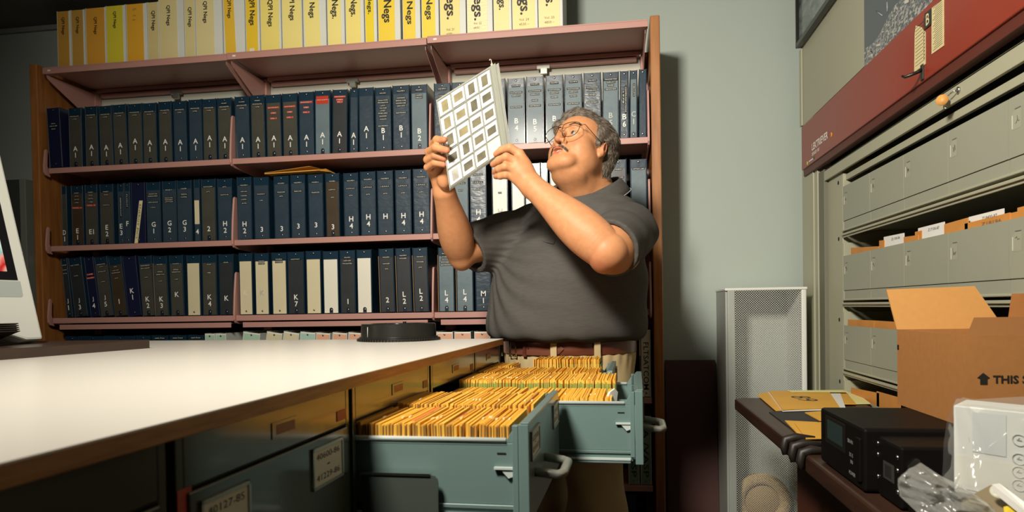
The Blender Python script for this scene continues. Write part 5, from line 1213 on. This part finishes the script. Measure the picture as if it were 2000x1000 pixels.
# left hand (seen from its back): palm, five fingers
def hand(pts_palm, k=.014):
    for a, b, ra, rb in pts_palm: B.cone(a, b, ra, rb, k)
LK = [at(1015, 301, 2.085), at(1006, 315, 2.07), at(1003, 330, 2.07), at(1001, 345, 2.08)]
Lc = at(1036, 356, 2.075)
for i, kx in enumerate(LK):
    B.cone(lerp(Lc, Lwr, .25)+(kx-LK[1])*.40, kx, .022, .0155-.0006*i, k=.014)
B.ell(at(1020, 334, 2.083), (.026, .022, .034), k=.02)
Lf = [ [LK[0], at(996, 289, 2.085), at(980, 293, 2.10), at(969, 301, 2.112)],
       [LK[1], at(989, 307, 2.065), at(975, 313, 2.09), at(963, 321, 2.11)],
       [LK[2], at(987, 325, 2.065), at(975, 330, 2.085), at(966, 336, 2.12)],
       [LK[3], at(988, 342, 2.075), at(977, 344, 2.09), at(968, 345, 2.12)] ]
for i, fpts in enumerate(Lf):
    r0 = [.0140, .0140, .0132, .0118][i]
    B.chain(fpts, [r0, r0*.95, r0*.86, r0*.68], k=.004)
B.chain([at(1028, 352, 2.11), at(1010, 330, 2.145), at(990, 308, 2.165), at(974, 302, 2.16)], [.019, .0155, .0125, .0095], k=.008)   # thumb behind the page
# right hand (palm side towards us), curling round the left edge of the page
RK = [at(851, 296, 2.165), at(844, 307, 2.175), at(842, 320, 2.185), at(845, 333, 2.195)]
for i, kx in enumerate(RK):
    B.cone(lerp(Rwr, kx, .12)+(i-1.5)*TL*.002, kx, .024, .0150, k=.013)
B.ell(at(861, 335, 2.19), (.024, .016, .036), k=.02)
B.ell(at(867, 352, 2.165), (.021, .018, .026), k=.015)      # ball of the thumb
Rf = [ [RK[0], at(846, 282, 2.115), at(853, 273, 2.075), at(868, 273, 2.052)],
       [RK[1], at(838, 297, 2.115), at(851, 288, 2.072), at(873, 294, 2.052)],
       [RK[2], at(835, 312, 2.130), at(850, 303, 2.095), at(868, 310, 2.088)],
       [RK[3], at(835, 327, 2.145), at(850, 318, 2.110), at(867, 322, 2.096)] ]
for i, fpts in enumerate(Rf):
    r0 = [.0132, .0138, .0130, .0118][i]
    B.chain(fpts, [r0, r0*.97, r0*.9, r0*.72], k=.004)
B.chain([at(868, 352, 2.165), at(878, 330, 2.14), at(884, 308, 2.115), at(886, 292, 2.108)], [.018, .0150, .0125, .0095], k=.008)      # thumb behind the page
# legs and feet
Lhip = hipc+TL*.11-TU*.06; Rhip = hipc-TL*.11-TU*.06
Lft = np.array([hipc[0], hipc[1], 0])+TL*.17; Rft = np.array([hipc[0], hipc[1], 0])-TL*.15+TF*.03
Lkn = lerp(Lhip, Lft, .50)+TF*.03; Rkn = lerp(Rhip, Rft, .50)+TF*.03
for a, b, c in ((Lhip, Lkn, Lft), (Rhip, Rkn, Rft)):
    pass
def skin_disp(p): return 0.0006*np.sin(p[:, 0]*95+3*np.sin(p[:, 2]*40))*np.sin(p[:, 1]*80)
def face_y(x, z):      # how far forward the face reaches at (x, z)
    y = .150
    for _ in range(30):
        d = B.val(hp(x, y, z)[None, :], B.p[:NMOUTH])[0]/HS
        if d < .0003: break
        y -= d*.8
    return y
bme = B.mesh('body', SKIN, 0.0024)
_n = len(bme.vertices); _a = np.empty(_n*3); bme.vertices.foreach_get('co', _a); _a = _a.reshape(-1, 3)
_q = (_a-headc)@HR.T/HS
_t = np.zeros(_n)
def _blob(c, r, w): 
    global _t
    _t = np.maximum(_t, w*np.clip(1.6-1.6*np.linalg.norm((_q-np.array(c))/np.array(r), axis=1), 0, 1))
_blob((0, .100, -.0595), (.027, .02, .0065), 1.0); _blob((0, .095, -.0745), (.024, .02, .0075), 1.0)
_blob((0, .118, -.034), (.018, .02, .014), .35)
for _s1 in (-1, 1): _blob((_s1*.083, -.012, -.005), (.014, .026, .036), .45); _blob((_s1*.045, .075, -.030), (.026, .03, .024), .30)
for _k in Lf+Rf: 
    _d = np.linalg.norm(_a-_k[-1], axis=1); _t = np.maximum(_t, .45*np.clip(1.5-_d/.016, 0, 1))
_d = np.linalg.norm((_a-at(1174, 518, 1.96)), axis=1); _t = np.maximum(_t, .4*np.clip(1.4-_d/.04, 0, 1))
_ca = bme.color_attributes.new('tint', 'FLOAT_COLOR', 'POINT')
_ca.data.foreach_set('color', np.stack([_t, _t, _t, np.ones(_n)], 1).ravel())
_nt = SKIN.node_tree; _b = _nt.nodes['Principled BSDF']; _src = _b.inputs['Base Color'].links[0].from_socket
_at = _nt.nodes.new('ShaderNodeAttribute'); _at.attribute_name = 'tint'
_mx = _nt.nodes.new('ShaderNodeMix'); _mx.data_type = 'RGBA'; _mx.inputs['B'].default_value = (.44, .115, .07, 1)
_nt.links.new(_src, _mx.inputs['A']); _nt.links.new(_at.outputs['Fac'], _mx.inputs['Factor']); _nt.links.new(_mx.outputs['Result'], _b.inputs['Base Color'])
body = link('body', bme, man); body.location = -Vector(MO)
def child(o): o.location = -Vector(MO); return o

# ---- polo shirt
GREY = mat('polo_cloth', (0.064, 0.061, 0.056), 0.85, noise=(35, 0.6, (0.080, 0.076, 0.070), (1, 1, 6)), bump=(900, 0.35, 0.0008), spec=0.2)
T = SDF()
T.ell(chest, (.240, .190, .23), TR, k=.06)
T.ell(bel+TU*.01, (.270, .284, .215), TR, k=.09)
T.ell(bel-TU*.055, (.278, .286, .125), TR, k=.06)
T.cone(Lsh+TF*-.01, Rsh, .084, .088, k=.06)
T.cone(neck0-TU*.062-TF*.01, Lsh+TU*.004, .070, .084, k=.03)
T.cone(neck0-TU*.062-TF*.01, Rsh, .070, .080, k=.03)
T.ell(neck0-TU*.035-TF*.02, (.14, .10, .042), TR, k=.05)
LE = lerp(Lsh, Lel, .86); RE = lerp(Rsh, Rel, .90)
T.chain([Lsh, lerp(Lsh, Lel, .5), LE], [.092, .090, .088], k=.02)
T.chain([Rsh, lerp(Rsh, Rel, .4), RE+unit(Rel-Rsh)*.03], [.090, .092, .088], k=.02)
T.ell(bel+TU*.115+TL*.012, (.288, .262, .20), TR, k=.05)
T.plane(bel-TU*.094, unit(TU+np.array([.03,0,0])), k=.03)
def wr(p):
    a = p-chest; u = a@TL; w = a[:, 2]
    ang = np.arctan2(w+.02, u+.23)     # folds fan out from the far armpit
    r = np.hypot(w+.02, u+.23)
    d = 0.0035*np.sin(ang*26+2*np.sin(r*9))*np.exp(-((r-.22)/.16)**2)
    b = p-Lsh
    d += 0.0028*np.sin(b[:, 2]*75+b[:, 0]*40+2*np.sin(p[:, 1]*14))*np.exp(-(np.linalg.norm(b, axis=1)/.17)**2)
    h = p[:, 2]-(bel[2]-.12)
    d += 0.003*np.sin((p@TL)*55+4*np.sin((p@TL)*9))*np.exp(-(h/.05)**2)
    d += 0.0025*np.sin(p[:, 2]*30+(p@TL)*18)*np.sin((p@TL)*14+1)
    for c_ in (LE, RE): d *= np.clip((np.linalg.norm(p-c_, axis=1)-.07)/.08, .12, 1)
    return d
# hollow sleeve ends: cut by a plane, then bored
def sleeve_cut(S, c, d, r):
    S.cone(c+d*0.001, c+d*.20, .125, .125, k=.004, sub=True)
    S.cone(c-d*.035, c+d*.05, r, r, k=.004, sub=True)
dl = unit(unit(Lel-Lsh)*.9+np.array([-.25, 0, -.12])); dr = unit(unit(Rel-Rsh)+np.array([0, 0, -.25]))
class Cut:      # flat cut of one sleeve end, limited to the neighbourhood of the sleeve
    pass
_val = T.val
def shirt_val(p, prims=None):
    d = _val(p, prims)
    for c, dd, r in ((LE, dl, .073), (RE, dr, .074)):
        q = p-c; t = q@dd; rad = np.linalg.norm(q-t[:, None]*dd, axis=1)
        d = np.where((rad < .14) & (t > -.06) & (t < .16), np.maximum(d, t), d)
        d = np.where((rad < .14) & (t > -.055) & (t < .16), np.maximum(d, np.minimum(r-rad, 1)*1.0), d) if False else d
        bore = np.maximum(rad-r, np.abs(t)-.035)
        d = np.maximum(d, np.where(rad < .14, -bore, -1))
    # open neck
    q = p-(neck0+TF*.015); nn = unit(TU*.9+TF*.35); t = q@nn; rad = np.linalg.norm(q-t[:, None]*nn, axis=1)
    d = np.maximum(d, -np.maximum(rad-.112, -(t+.055)))
    return d
T.val = shirt_val
shirt = child(link('polo_shirt', T.mesh('polo_shirt', GREY, 0.004, wr), man))
shirt['label'] = 'dark grey short-sleeved polo shirt'
sm = shirt.modifiers.new('s', 'SMOOTH'); sm.iterations = 2; sm.factor = 0.5
# sleeve hems: pale edge rolled round the openings
HEM = mat('hem_edge', (0.42, 0.46, 0.48), 0.8)
def hem_pts(c, dd, r, n=40):
    u = unit(np.cross(dd, TU)); w = np.cross(dd, u)
    return [c+(math.cos(a)*u+math.sin(a)*w)*r for a in [2*math.pi*i/n for i in range(n)]]
# collar
nn = unit(TU*.93+TF*.36); cu_ = unit(TL-nn*(TL@nn)); cf = np.cross(nn, cu_); cf = cf if cf@TF > 0 else -cf
rows = []
prof = [(.084, -.010), (.083, .012), (.087, .030), (.094, .036), (.101, .028), (.110, .008), (.120, -.014), (.117, -.017), (.106, .004), (.096, .022), (.090, .0)]
NA = 56
for i in range(NA+1):
    a = math.radians(24)+ (2*math.pi-math.radians(48))*i/NA   # starts at the front opening
    fr = abs(math.cos(a/2))**6
    ring = []
    for r, z in prof:
        rr = r*(1.0+.08*fr)+(.012*fr if z < 0.01 else 0); zz = z-.030*fr*(1 if r > .1 else .6)-.004
        d = math.cos(a)*cf*1.10+math.sin(a)*cu_*1.0
        ring.append(neck0+TF*.014+nn*(.020)+d*rr*1.07+nn*zz)
    rows.append(ring+[ring[0]])
mb = MB(); mb.grid(np.array(rows)); mb.f.append(tuple(range(len(prof)))); mb.mi.append(0); mb.sm.append(False)
collar = child(mb.build('collar', [GREY], man)); collar['label'] = 'folded collar of the polo shirt'
pts = [rows[i][6]+np.array([0, 0, .0012]) for i in range(0, NA+1)]
hm = MB(); hm.tube(pts, .0012, 6)
o = hm.build('collar_piping', [HEM], collar); o['label'] = 'pale grey piping line'
# placket and buttons lying on the shirt front
def on_shirt(x, y, lift=.0015):
    a_, b_ = 1.85, 2.6
    for dd in np.arange(a_, b_, .01):
        if T.val(at(x, y, dd)[None, :])[0] < 0: b_ = dd; a_ = dd-.01; break
    for _ in range(10):
        m_ = (a_+b_)/2
        if T.val(at(x, y, m_)[None, :])[0] < 0: b_ = m_
        else: a_ = m_
    return at(x, y, a_-lift)
rows = []
for t in np.linspace(0, 1, 14):
    cxp, cyp = 1114-44*t, 392+82*t
    rows.append([on_shirt(cxp+w_, cyp+w_*.25, l_) for w_, l_ in ((-11, 0), (-10, .002), (0, .0026), (10, .002), (11, 0))])
pk = child(MB().grid(np.array(rows)).build('placket', [GREY], man)); pk['label'] = 'stitched button placket of the shirt'
BTN = mat('button_dark', (.03, .028, .026), .3)
for x_, y_ in ((1113, 396), (1094, 428)):
    p_ = on_shirt(x_, y_, .0035); MB().lathe(p_, -CAM_F, [(.0055, 0), (.0052, .0014), (.0018, .0010)], 14).build('button', [BTN], pk)

# ---- trousers
KHAKI = mat('khaki_cloth', (0.50, 0.39, 0.21), 0.85, noise=(9, 0.5, (0.43, 0.33, 0.17)), bump=(700, 0.3, 0.0008), spec=0.2)
Q = SDF()
wz = bel[2]-.070
wc = np.array([bel[0], bel[1], wz])+TF*-.012
Q.ell(np.array([wc[0], wc[1], wz-.06]), (.240, .232, .17), TR, k=.05)
Q.ell(hipc-TU*.03, (.225, .205, .17), TR, k=.08)
for a, b, c in ((Lhip, Lkn, Lft), (Rhip, Rkn, Rft)):
    Q.chain([a, b, c+TU*.11], [.120, .092, .078], k=.06)
Q.plane(np.array([0, 0, wz+.01]), -TU, k=.004)
Q.plane(np.array([0, 0, .035]), TU, k=.006)
def wq(p):
    u = np.arctan2((p-wc)@TL, (p-wc)@TF)
    z = p[:, 2]-wz
    d = .0016*np.sin(u*34+1.5*np.sin(z*25))*np.exp(-((z+.06)/.05)**2)
    d += .006*np.sin(p[:, 2]*22+(p@TL)*25)*np.clip((wz-.15-p[:, 2])/.3, 0, 1)
    return d
trs = child(link('trousers', Q.mesh('trousers', KHAKI, 0.0055, wq), man)); trs['label'] = 'khaki trousers with belt loops'
# belt around the waist
LEA = mat('belt_leather', (0.13, 0.035, 0.018), 0.34, noise=(14, 0.6, (0.07, 0.018, 0.010), (1, 1, 5)), coat=0.25, bump=(300, 0.12, 0.0006))
def waist(u, r=0.0, z=0.0):
    # ray-march outwards so the belt lies on the trousers
    d = math.cos(u)*TF+math.sin(u)*TL
    lo_, hi_ = .05, .34
    for _ in range(22):
        mid = (lo_+hi_)/2; p = (wc+d*mid)[None, :].copy(); p[:, 2] = wz-.045+z
        if Q.val(p, WQ)[0] < 0: lo_ = mid
        else: hi_ = mid
    p = wc+d*(lo_+r); return np.array([p[0], p[1], wz-.045+z])
WQ = [q for q in Q.p[:2]]
NB = 96; zs = [-.021, -.020, 0, .020, .021]
W0 = [[waist(2*math.pi*i/NB, 0, z) for z in (-.02, 0, .02)] for i in range(NB)]
def belt_ring(i0, i1, r, zsh=0.0, half=.0235):
    rows = []
    for i in range(i0, i1+1):
        c = W0[i % NB][1]; u = 2*math.pi*(i % NB)/NB; d = math.cos(u)*TF+math.sin(u)*TL
        z = lambda v: np.array([0, 0, v+zsh])
        rows.append([c+d*(r-.004)+z(-half), c+d*(r-.0005)+z(-half+.0004), c+d*r+z(-half+.0022), c+d*r+z(0), c+d*r+z(half-.0022), c+d*(r-.0005)+z(half-.0004), c+d*(r-.004)+z(half), c+d*(r-.004)+z(-half)])
    return rows
mb = MB(); mb.grid(np.array(belt_ring(0, NB, .005)))
belt = child(mb.build('belt', [LEA], man)); belt['label'] = 'brown leather belt with holes and a rounded end'
# belt overlap with rounded end, keeper, holes, buckle
LEA2 = mat('belt_end_leather', (0.16, 0.055, 0.035), 0.26, coat=0.5, bump=(300, 0.12, 0.0006))
i1 = 10; rows = belt_ring(-4, i1, .0095)
tip = []
for k, row in enumerate(rows):
    t = max(0, (k-(len(rows)-4))/3.0); sc_ = math.sqrt(max(0, 1-t*t))*0.97+.03
    c = row[3]; tip.append([c+(p-c)*np.array([1, 1, sc_]) for p in row])
mb = MB(); mb.grid(np.array(tip))
o = mb.build('belt_end', [LEA2], belt)
o['label'] = 'glossy rounded end of the belt'
def wpt(u, r, z): 
    i = u/(2*math.pi)*NB; a = int(math.floor(i)); t = i-a
    c = W0[a % NB][1]*(1-t)+W0[(a+1) % NB][1]*t; d = math.cos(u)*TF+math.sin(u)*TL
    return c+d*r+np.array([0, 0, z]), d
BLK = mat('black_hole', (0.01, 0.008, 0.006), 0.6)
for u in (.12, .0, -.11):
    c, d = wpt(u, .0098, 0); MB().cyl(c, .0028, d, .001, 12).build('belt_hole', [BLK], belt)
c0, d0 = wpt(.155, .0, 0); 
def band(u0, u1, r, z0, z1, m_, name, par, th=.003):
    rows = []
    for k in range(5):
        u = u0+(u1-u0)*k/4
        a, d = wpt(u, r, z0); b, _ = wpt(u, r, z1)
        rows.append([a-d*th, a, b, b-d*th, a-d*th])
    mb = MB(); mb.grid(np.array(rows), smooth=False); mb.f.append((3, 2, 1, 0)); mb.mi.append(0); mb.sm.append(False)
    n = len(rows)-1; mb.f.append((n*5, n*5+1, n*5+2, n*5+3)); mb.mi.append(0); mb.sm.append(False)
    return mb.build(name, [m_], par)
band(.03, .085, .0145, -.028, .028, LEA, 'belt_keeper', belt, .006)
BRASS = mat('brass', (0.55, 0.38, 0.15), 0.3, 1.0)
bc, bd = wpt(-.20, .012, 0)
bt = np.cross(bd, TU)
MB().tube([bc+bt*.020*a+TU*.030*b for a, b in ((-1, -1), (1, -1), (1, 1), (-1, 1))], .003, 8, closed=True).build('buckle', [BRASS], belt)
for u in (.52, 1.10, 2.2, -1.0, -2.0, 3.1):
    o = band(u-.042, u+.042, .0175, -.040, .034, KHAKI, 'belt_loop', trs, .004)
# key ring hanging at the hip
kc = at(1251, 684, 2.40)

# ---- hair
HAIRM = mat('grey_hair', (0.075, 0.058, 0.044), 0.6, noise=(70, 1.0, (0.17, 0.14, 0.11), (1, .35, 1)), spec=0.2)
H = SDF()
H.ell(hp(0, -.032, .046), hr(.091, .103, .090), HR)
H.ell(hp(-.004, .035, .090), hr(.062, .050, .028), HR, k=.02)
H.ell(hp(-.053, .050, .056), hr(.024, .032, .032), HR, k=.015)
H.cone(hp(-.050, .070, .060), hp(.005, .062, .100), .014, .014, k=.02)
H.ell(hp(0, -.064, -.022), hr(.078, .050, .075), HR, k=.03)
for s in (-1, 1):
    H.ell(hp(s*.073, .006, .030), hr(.013, .020, .032), HR, k=.015)
    H.ell(hp(s*.080, -.012, -.010), hr(.020, .022, .036), HR, k=.006, sub=True)
H.ell(hp(0, .115, -.025), hr(.070, .060, .098), HR, k=.02, sub=True)
def hd(p):
    q = (p-headc)@HR.T
    n = np.sin(q[:, 0]*260+18*np.sin(q[:, 1]*17)+9*np.sin(q[:, 2]*23))*np.sin(q[:, 1]*45+q[:, 2]*60+q[:, 0]*35)
    return .0016*n+.0016*np.sin(q[:, 0]*110+q[:, 2]*90+6*np.sin(q[:, 1]*25))
hme = H.mesh('hair', HAIRM, 0.0026, hd)
hair = child(link('hair', hme, man)); hair['label'] = 'short greying hair combed back over the head'
# loose strands over the cap
rng = np.random.default_rng(3)
nv = len(hme.vertices); co = np.empty(nv*3); hme.vertices.foreach_get('co', co); co = co.reshape(-1, 3)
no = np.empty(nv*3); hme.vertices.foreach_get('normal', no); no = no.reshape(-1, 3)
sel = rng.choice(nv, 8000)
st = MB()
for i in sel:
    p = co[i]; n = no[i]; q = (p-headc)@HR.T/HS
    if q[1] > .085 or abs(n@n) < .5: continue
    side = 1 if q[0] > -.02 else -1
    d = HF*(-.75 if q[2] > .03 else -.25)+HL*side*(.55 if q[2] > .05 else .05)+HU*(-.9 if q[2] < .06 else -.1)
    if q[1] > .03 and q[2] > .06: d = -HL*.8+HF*.35-HU*.25 if q[0] < .02 else HL*.5-HF*.6
    d = d+rng.normal(0, .13, 3); d = d-n*(d@n)*1.0; d = unit(d)
    L = rng.uniform(.010, .024)
    pts = [p-n*.001, p+d*L*.35+n*.0018, p+d*L*.7+n*.0020, p+d*L+n*rng.uniform(-.001, .0018)]
    st.tube(pts, [.0003, .00035, .0003, .0001], 3, caps=False)
    st.mi[-9:] = [int(rng.random() < .30)]*9
HA = mat('hair_dark', (0.085, 0.060, 0.042), 0.55, spec=0.25); HB_ = mat('hair_silver', (0.30, 0.27, 0.225), 0.5, spec=0.3)
child(st.build('hair_strands', [HA, HB_], man))
# moustache and eyebrows: rows of short hairs
ms = MB()
for k in range(900):
    t = rng.uniform(-1, 1); x = t*.031; z = -.0500-.016*abs(t)**1.8+rng.uniform(-.0042, .0042); y = face_y(x, z)+.0004
    p = hp(x, y, z); d = unit(-HU*.8+HL*np.sign(t)*.5*abs(t)+HF*.25+rng.normal(0, .15, 3)); L = rng.uniform(.004, .008)
    ms.tube([p, p+d*L*.6, p+d*L], [.0004, .0004, .0001], 3, caps=False); ms.mi[-6:] = [int(rng.random() < .5)]*6
mo = child(ms.build('moustache', [HA, HB_], man)); mo['label'] = 'short dark moustache'
for s in (-1, 1):
    eb = MB()
    for k in range(150):
        t = rng.uniform(0, 1); x = s*(.014+.036*t); z = .026+.004*math.sin(t*3)+rng.uniform(-.0022, .0022); y = face_y(x, z)+.0004
        p = hp(x, y, z); d = unit(HL*s+HU*.2+HF*.1+rng.normal(0, .15, 3)); L = rng.uniform(.004, .007)
        eb.tube([p, p+d*L], [.0004, .0001], 3, caps=False)
    child(eb.build('eyebrow', [HA], man))
    # eye
    WHT = mat('eye_white', (0.27, 0.24, 0.22), 0.2); IRIS = mat('iris', (0.07, 0.035, 0.02), 0.15); PUP = mat('pupil', (0.004, 0.004, 0.004), 0.1)
    ec = hp(s*.031, .0765, .001); look = unit(HF*1.0-HL*.12+HU*.05)
    e = MB().sphere(ec, .0122*HS, 14); eo = child(e.build('eye', [WHT], man))
    MB().lathe(ec+look*.0113*HS, look, [(.0064, 0), (.0050, .0011), (.002, .0016)], 20).build('iris', [IRIS], eo)
    MB().lathe(ec+look*.0126*HS, look, [(.0022, 0), (.001, .0008)], 14).build('pupil', [PUP], eo)
TOOTH = mat('tooth', (0.85, 0.80, 0.68), 0.25); LIP = mat('lip', (0.60, 0.22, 0.16), 0.4, sss=.1)
for k in range(-3, 4):
    te = MB().sphere(hp(k*.0058, .0905-.0006*k*k, -.0655), .0034*HS, 6, (1, .7, 1.2)); child(te.build('tooth', [TOOTH], man))
ins = MB().sphere(hp(0, .080, -.068), .012, 8, (1.3, .5, .55)); child(ins.build('mouth', [mat('mouth_inside', (0.10, 0.02, 0.015), 0.5)], man))

# ---- eyeglasses, worn by the man
gl = thing('eyeglasses', 'large thin-framed metal eyeglasses worn by the man in the polo shirt', 'eyeglasses', tuple(hp(0, .11, 0)))
GO = -Vector(hp(0, .11, 0))
FR = mat('bronze_frame', (0.10, 0.06, 0.04), 0.3, 0.9)
LENS = mat('lens', (1, 1, 1), 0.0, trans=1.0, alpha=0.10)
outline = [(-.026, .016), (-.012, .0215), (.010, .0215), (.026, .017), (.0285, .004), (.025, -.012), (.014, -.022), (-.004, -.023), (-.018, -.017), (-.026, -.002)]
def smooth_loop(pts, n=4):
    out = []; m_ = len(pts); pts = [np.array(p, float) for p in pts]
    for i in range(m_):
        p0, p1, p2, p3 = pts[i-1], pts[i], pts[(i+1) % m_], pts[(i+2) % m_]
        for j in range(n):
            t = j/n; out.append(.5*((2*p1)+(-p0+p2)*t+(2*p0-5*p1+4*p2-p3)*t*t+(-p0+3*p1-3*p2+p3)*t**3))
    return out
for s in (-1, 1):
    lp = [hp(s*(.037+x*1.04), .1125-.010*((.036+x)/.06)**2, -.006+y*1.18) for x, y in smooth_loop(outline)]
    o = MB().tube(lp, .0011, 6, closed=True).build('rim', [FR], gl); o.location = GO
    ctr = sum(lp)/len(lp); lm = MB(); n = len(lp)
    lm.add([ctr]+lp, [(0, 1+i, 1+(i+1) % n) for i in range(n)], True); o2 = lm.build('lens', [LENS], gl); o2.location = GO
    hinge = hp(s*.064, .103, .010)
    o = MB().tube([hinge, hp(s*.078, .092, .012), hp(s*.083, .04, .006), hp(s*.084, .0, .006), hp(s*.083, -.018, .002), hp(s*.080, -.034, -.016)], .0012, 6).build('temple_arm', [FR], gl); o.location = GO
    o = MB().sphere(hp(s*.011, .104, -.008), .0035, 6, (.5, 1, 1)).build('nose_pad', [mat('clear_pad', (.8, .75, .7), .2, trans=.6)], gl); o.location = GO
for z, a in ((.016, .012), (.004, .009)):
    o = MB().tube([hp(-a, .112, z), hp(0, .1145, z+.002), hp(a, .112, z)], .0010, 6).build('bridge', [FR], gl); o.location = GO
# shoes
SHOE = mat('shoe_leather', (0.03, 0.02, 0.015), 0.4)
for c in (Lft, Rft):
    S_ = SDF(); S_.cone(c+TU*.048-TF*.035, c+TU*.040+TF*.165, .047, .038, k=.02); S_.ell(c+TU*.075-TF*.01, (.045, .055, .05), TR, k=.03); S_.plane(c+TU*.0, TU, k=.002)
    child(link('shoe', S_.mesh('shoe', SHOE, .006), man))

# ---- the page of slides he holds
TLp, TRp, BRp, BLp = at(853, 196, 2.085), at(968, 124, 2.155), at(992, 290, 2.155), at(879, 368, 2.085)
pu = TRp-TLp; pv = BLp-TLp
def pg(u, v, o=0.0): 
    return TLp*(1-u)*(1-v)+TRp*u*(1-v)+BRp*u*v+BLp*(1-u)*v+PN*o
PN = unit(np.cross(pv, pu)); PN = PN if PN@(-CAM_F) > 0 else -PN
page = thing('slide_page', 'clear plastic page of mounted slides held up in both hands', 'slide page', tuple(pg(.5, .5))); PO = -Vector(pg(.5, .5))
PLAS = mat('page_plastic', (0.50, 0.52, 0.46), 0.18, trans=0.4, alpha=0.70, coat=.5)
PL2 = mat('page_weld', (0.60, 0.62, 0.55), 0.25, trans=0.2, alpha=0.6)
MNT = mat('slide_mount_card', (0.93, 0.92, 0.88), 0.5, noise=(40, .25, (.86, .85, .80)))
FILM = mat('slide_film', (0.22, 0.20, 0.13), 0.25, noise=(22, 1.0, (0.12, 0.115, 0.085)), coat=.3)
FILM2 = mat('slide_film_amber', (0.33, 0.29, 0.16), 0.25, noise=(26, 1.0, (0.24, 0.21, 0.12)), coat=.3)
FILM3 = mat('slide_film_pale', (0.55, 0.55, 0.50), 0.25, noise=(30, 1.0, (0.35, 0.34, 0.30)), coat=.3)
def slab(u0, u1, v0, v1, o0, o1): return MB().hexa([pg(u, v, o) for o in (o0, o1) for u, v in ((u0, v0), (u1, v0), (u1, v1), (u0, v1))])
o = slab(-.006, 1.0, -.008, 1.008, -.0022, -.0016).build('back_sheet', [PLAS], page); o.location = PO
o = slab(-.002, 1.06, .01, 1.02, -.0052, -.0046).build('spare_sheet', [PLAS], page); o.location = PO
cols = [(.005, .222), (.228, .445), (.451, .668), (.674, .890)]
rowsv = [(.012+.1965*i, .012+.1965*i+.188) for i in range(5)]
orient = {0: 'pppll', 1: 'lllpl', 2: 'pplll', 3: 'plll'}
orient[0] = 'ppplp'
for ci, (u0, u1) in enumerate(cols):
    for ri, (v0, v1) in enumerate(rowsv):
        if ci == 3 and ri == 4:
            o = slab(u0+.01, u1, v0, v1, -.001, .0003).build('index_card', [mat('pale_card', (.88, .85, .62), .6)], page); o.location = PO
            o['label'] = 'pale yellow card in the last pocket'; continue
        d_ = rng.uniform(-.003, .003, 2); u0_, u1_, v0_, v1_ = u0+.011+d_[0], u1-.011+d_[0], v0+.009+d_[1], v1-.009+d_[1]
        cu2, cv2 = (u0_+u1_)/2, (v0_+v1_)/2
        au, av = (.052, .061) if orient[ci][ri] == 'p' else (.073, .043)
        mm = MB(); outr = [(u0_, v0_), (u1_, v0_), (u1_, v1_), (u0_, v1_)]; inn = [(cu2-au, cv2-av), (cu2+au, cv2-av), (cu2+au, cv2+av), (cu2-au, cv2+av)]
        V_ = [pg(u, v, .0008) for u, v in outr+inn]+[pg(u, v, -.0008) for u, v in outr+inn]
        fs = []
        for i in range(4):
            j = (i+1) % 4
            fs += [(i, j, 4+j, 4+i), (8+i, 12+i, 12+j, 8+j), (i, 8+i, 8+j, j), (4+i, 4+j, 12+j, 12+i)]
        mm.add(V_, fs); mo_ = mm.build('slide_mount', [MNT], page); mo_.location = PO
        fm = FILM3 if (ci == 0 and ri == 4) else (FILM2 if (ci == 1 and ri < 3) or (ci == 0 and ri < 2) else FILM)
        slab(cu2-au-.003, cu2+au+.003, cv2-av-.003, cv2+av+.003, -.0004, .0001).build('film', [fm], mo_)
# pocket welds
for u in (.0, .225, .448, .671, .893):
    o = slab(u-.0028, u+.0028, 0, 1, -.001, .0016).build('weld_seam', [PL2], page); o.location = PO
for k in range(6):
    v = .008+.1965*k; o = slab(0, .893, v-.0022, v+.0022, -.001, .0016).build('weld_seam', [PL2], page); o.location = PO
o = slab(0.0, .895, 0, 1, .0019, .0021).build('front_sheet', [mat('page_front', (1, 1, 1), .12, trans=1.0, alpha=.10)], page); o.location = PO
HB2 = mat('hanger_plastic', (.62, .60, .48), .4)
o = slab(.925, .955, -.03, 1.0, -.0046, -.0022).build('hanger_bar', [HB2], page); o.location = PO
hk = MB().tube([pg(.94, .0, -.003), pg(.94, -.075, -.003), pg(.925, -.085, -.003), pg(.915, -.075, -.003)], .0016, 6); o = hk.build('hanger_hook', [HB2], page); o.location = PO
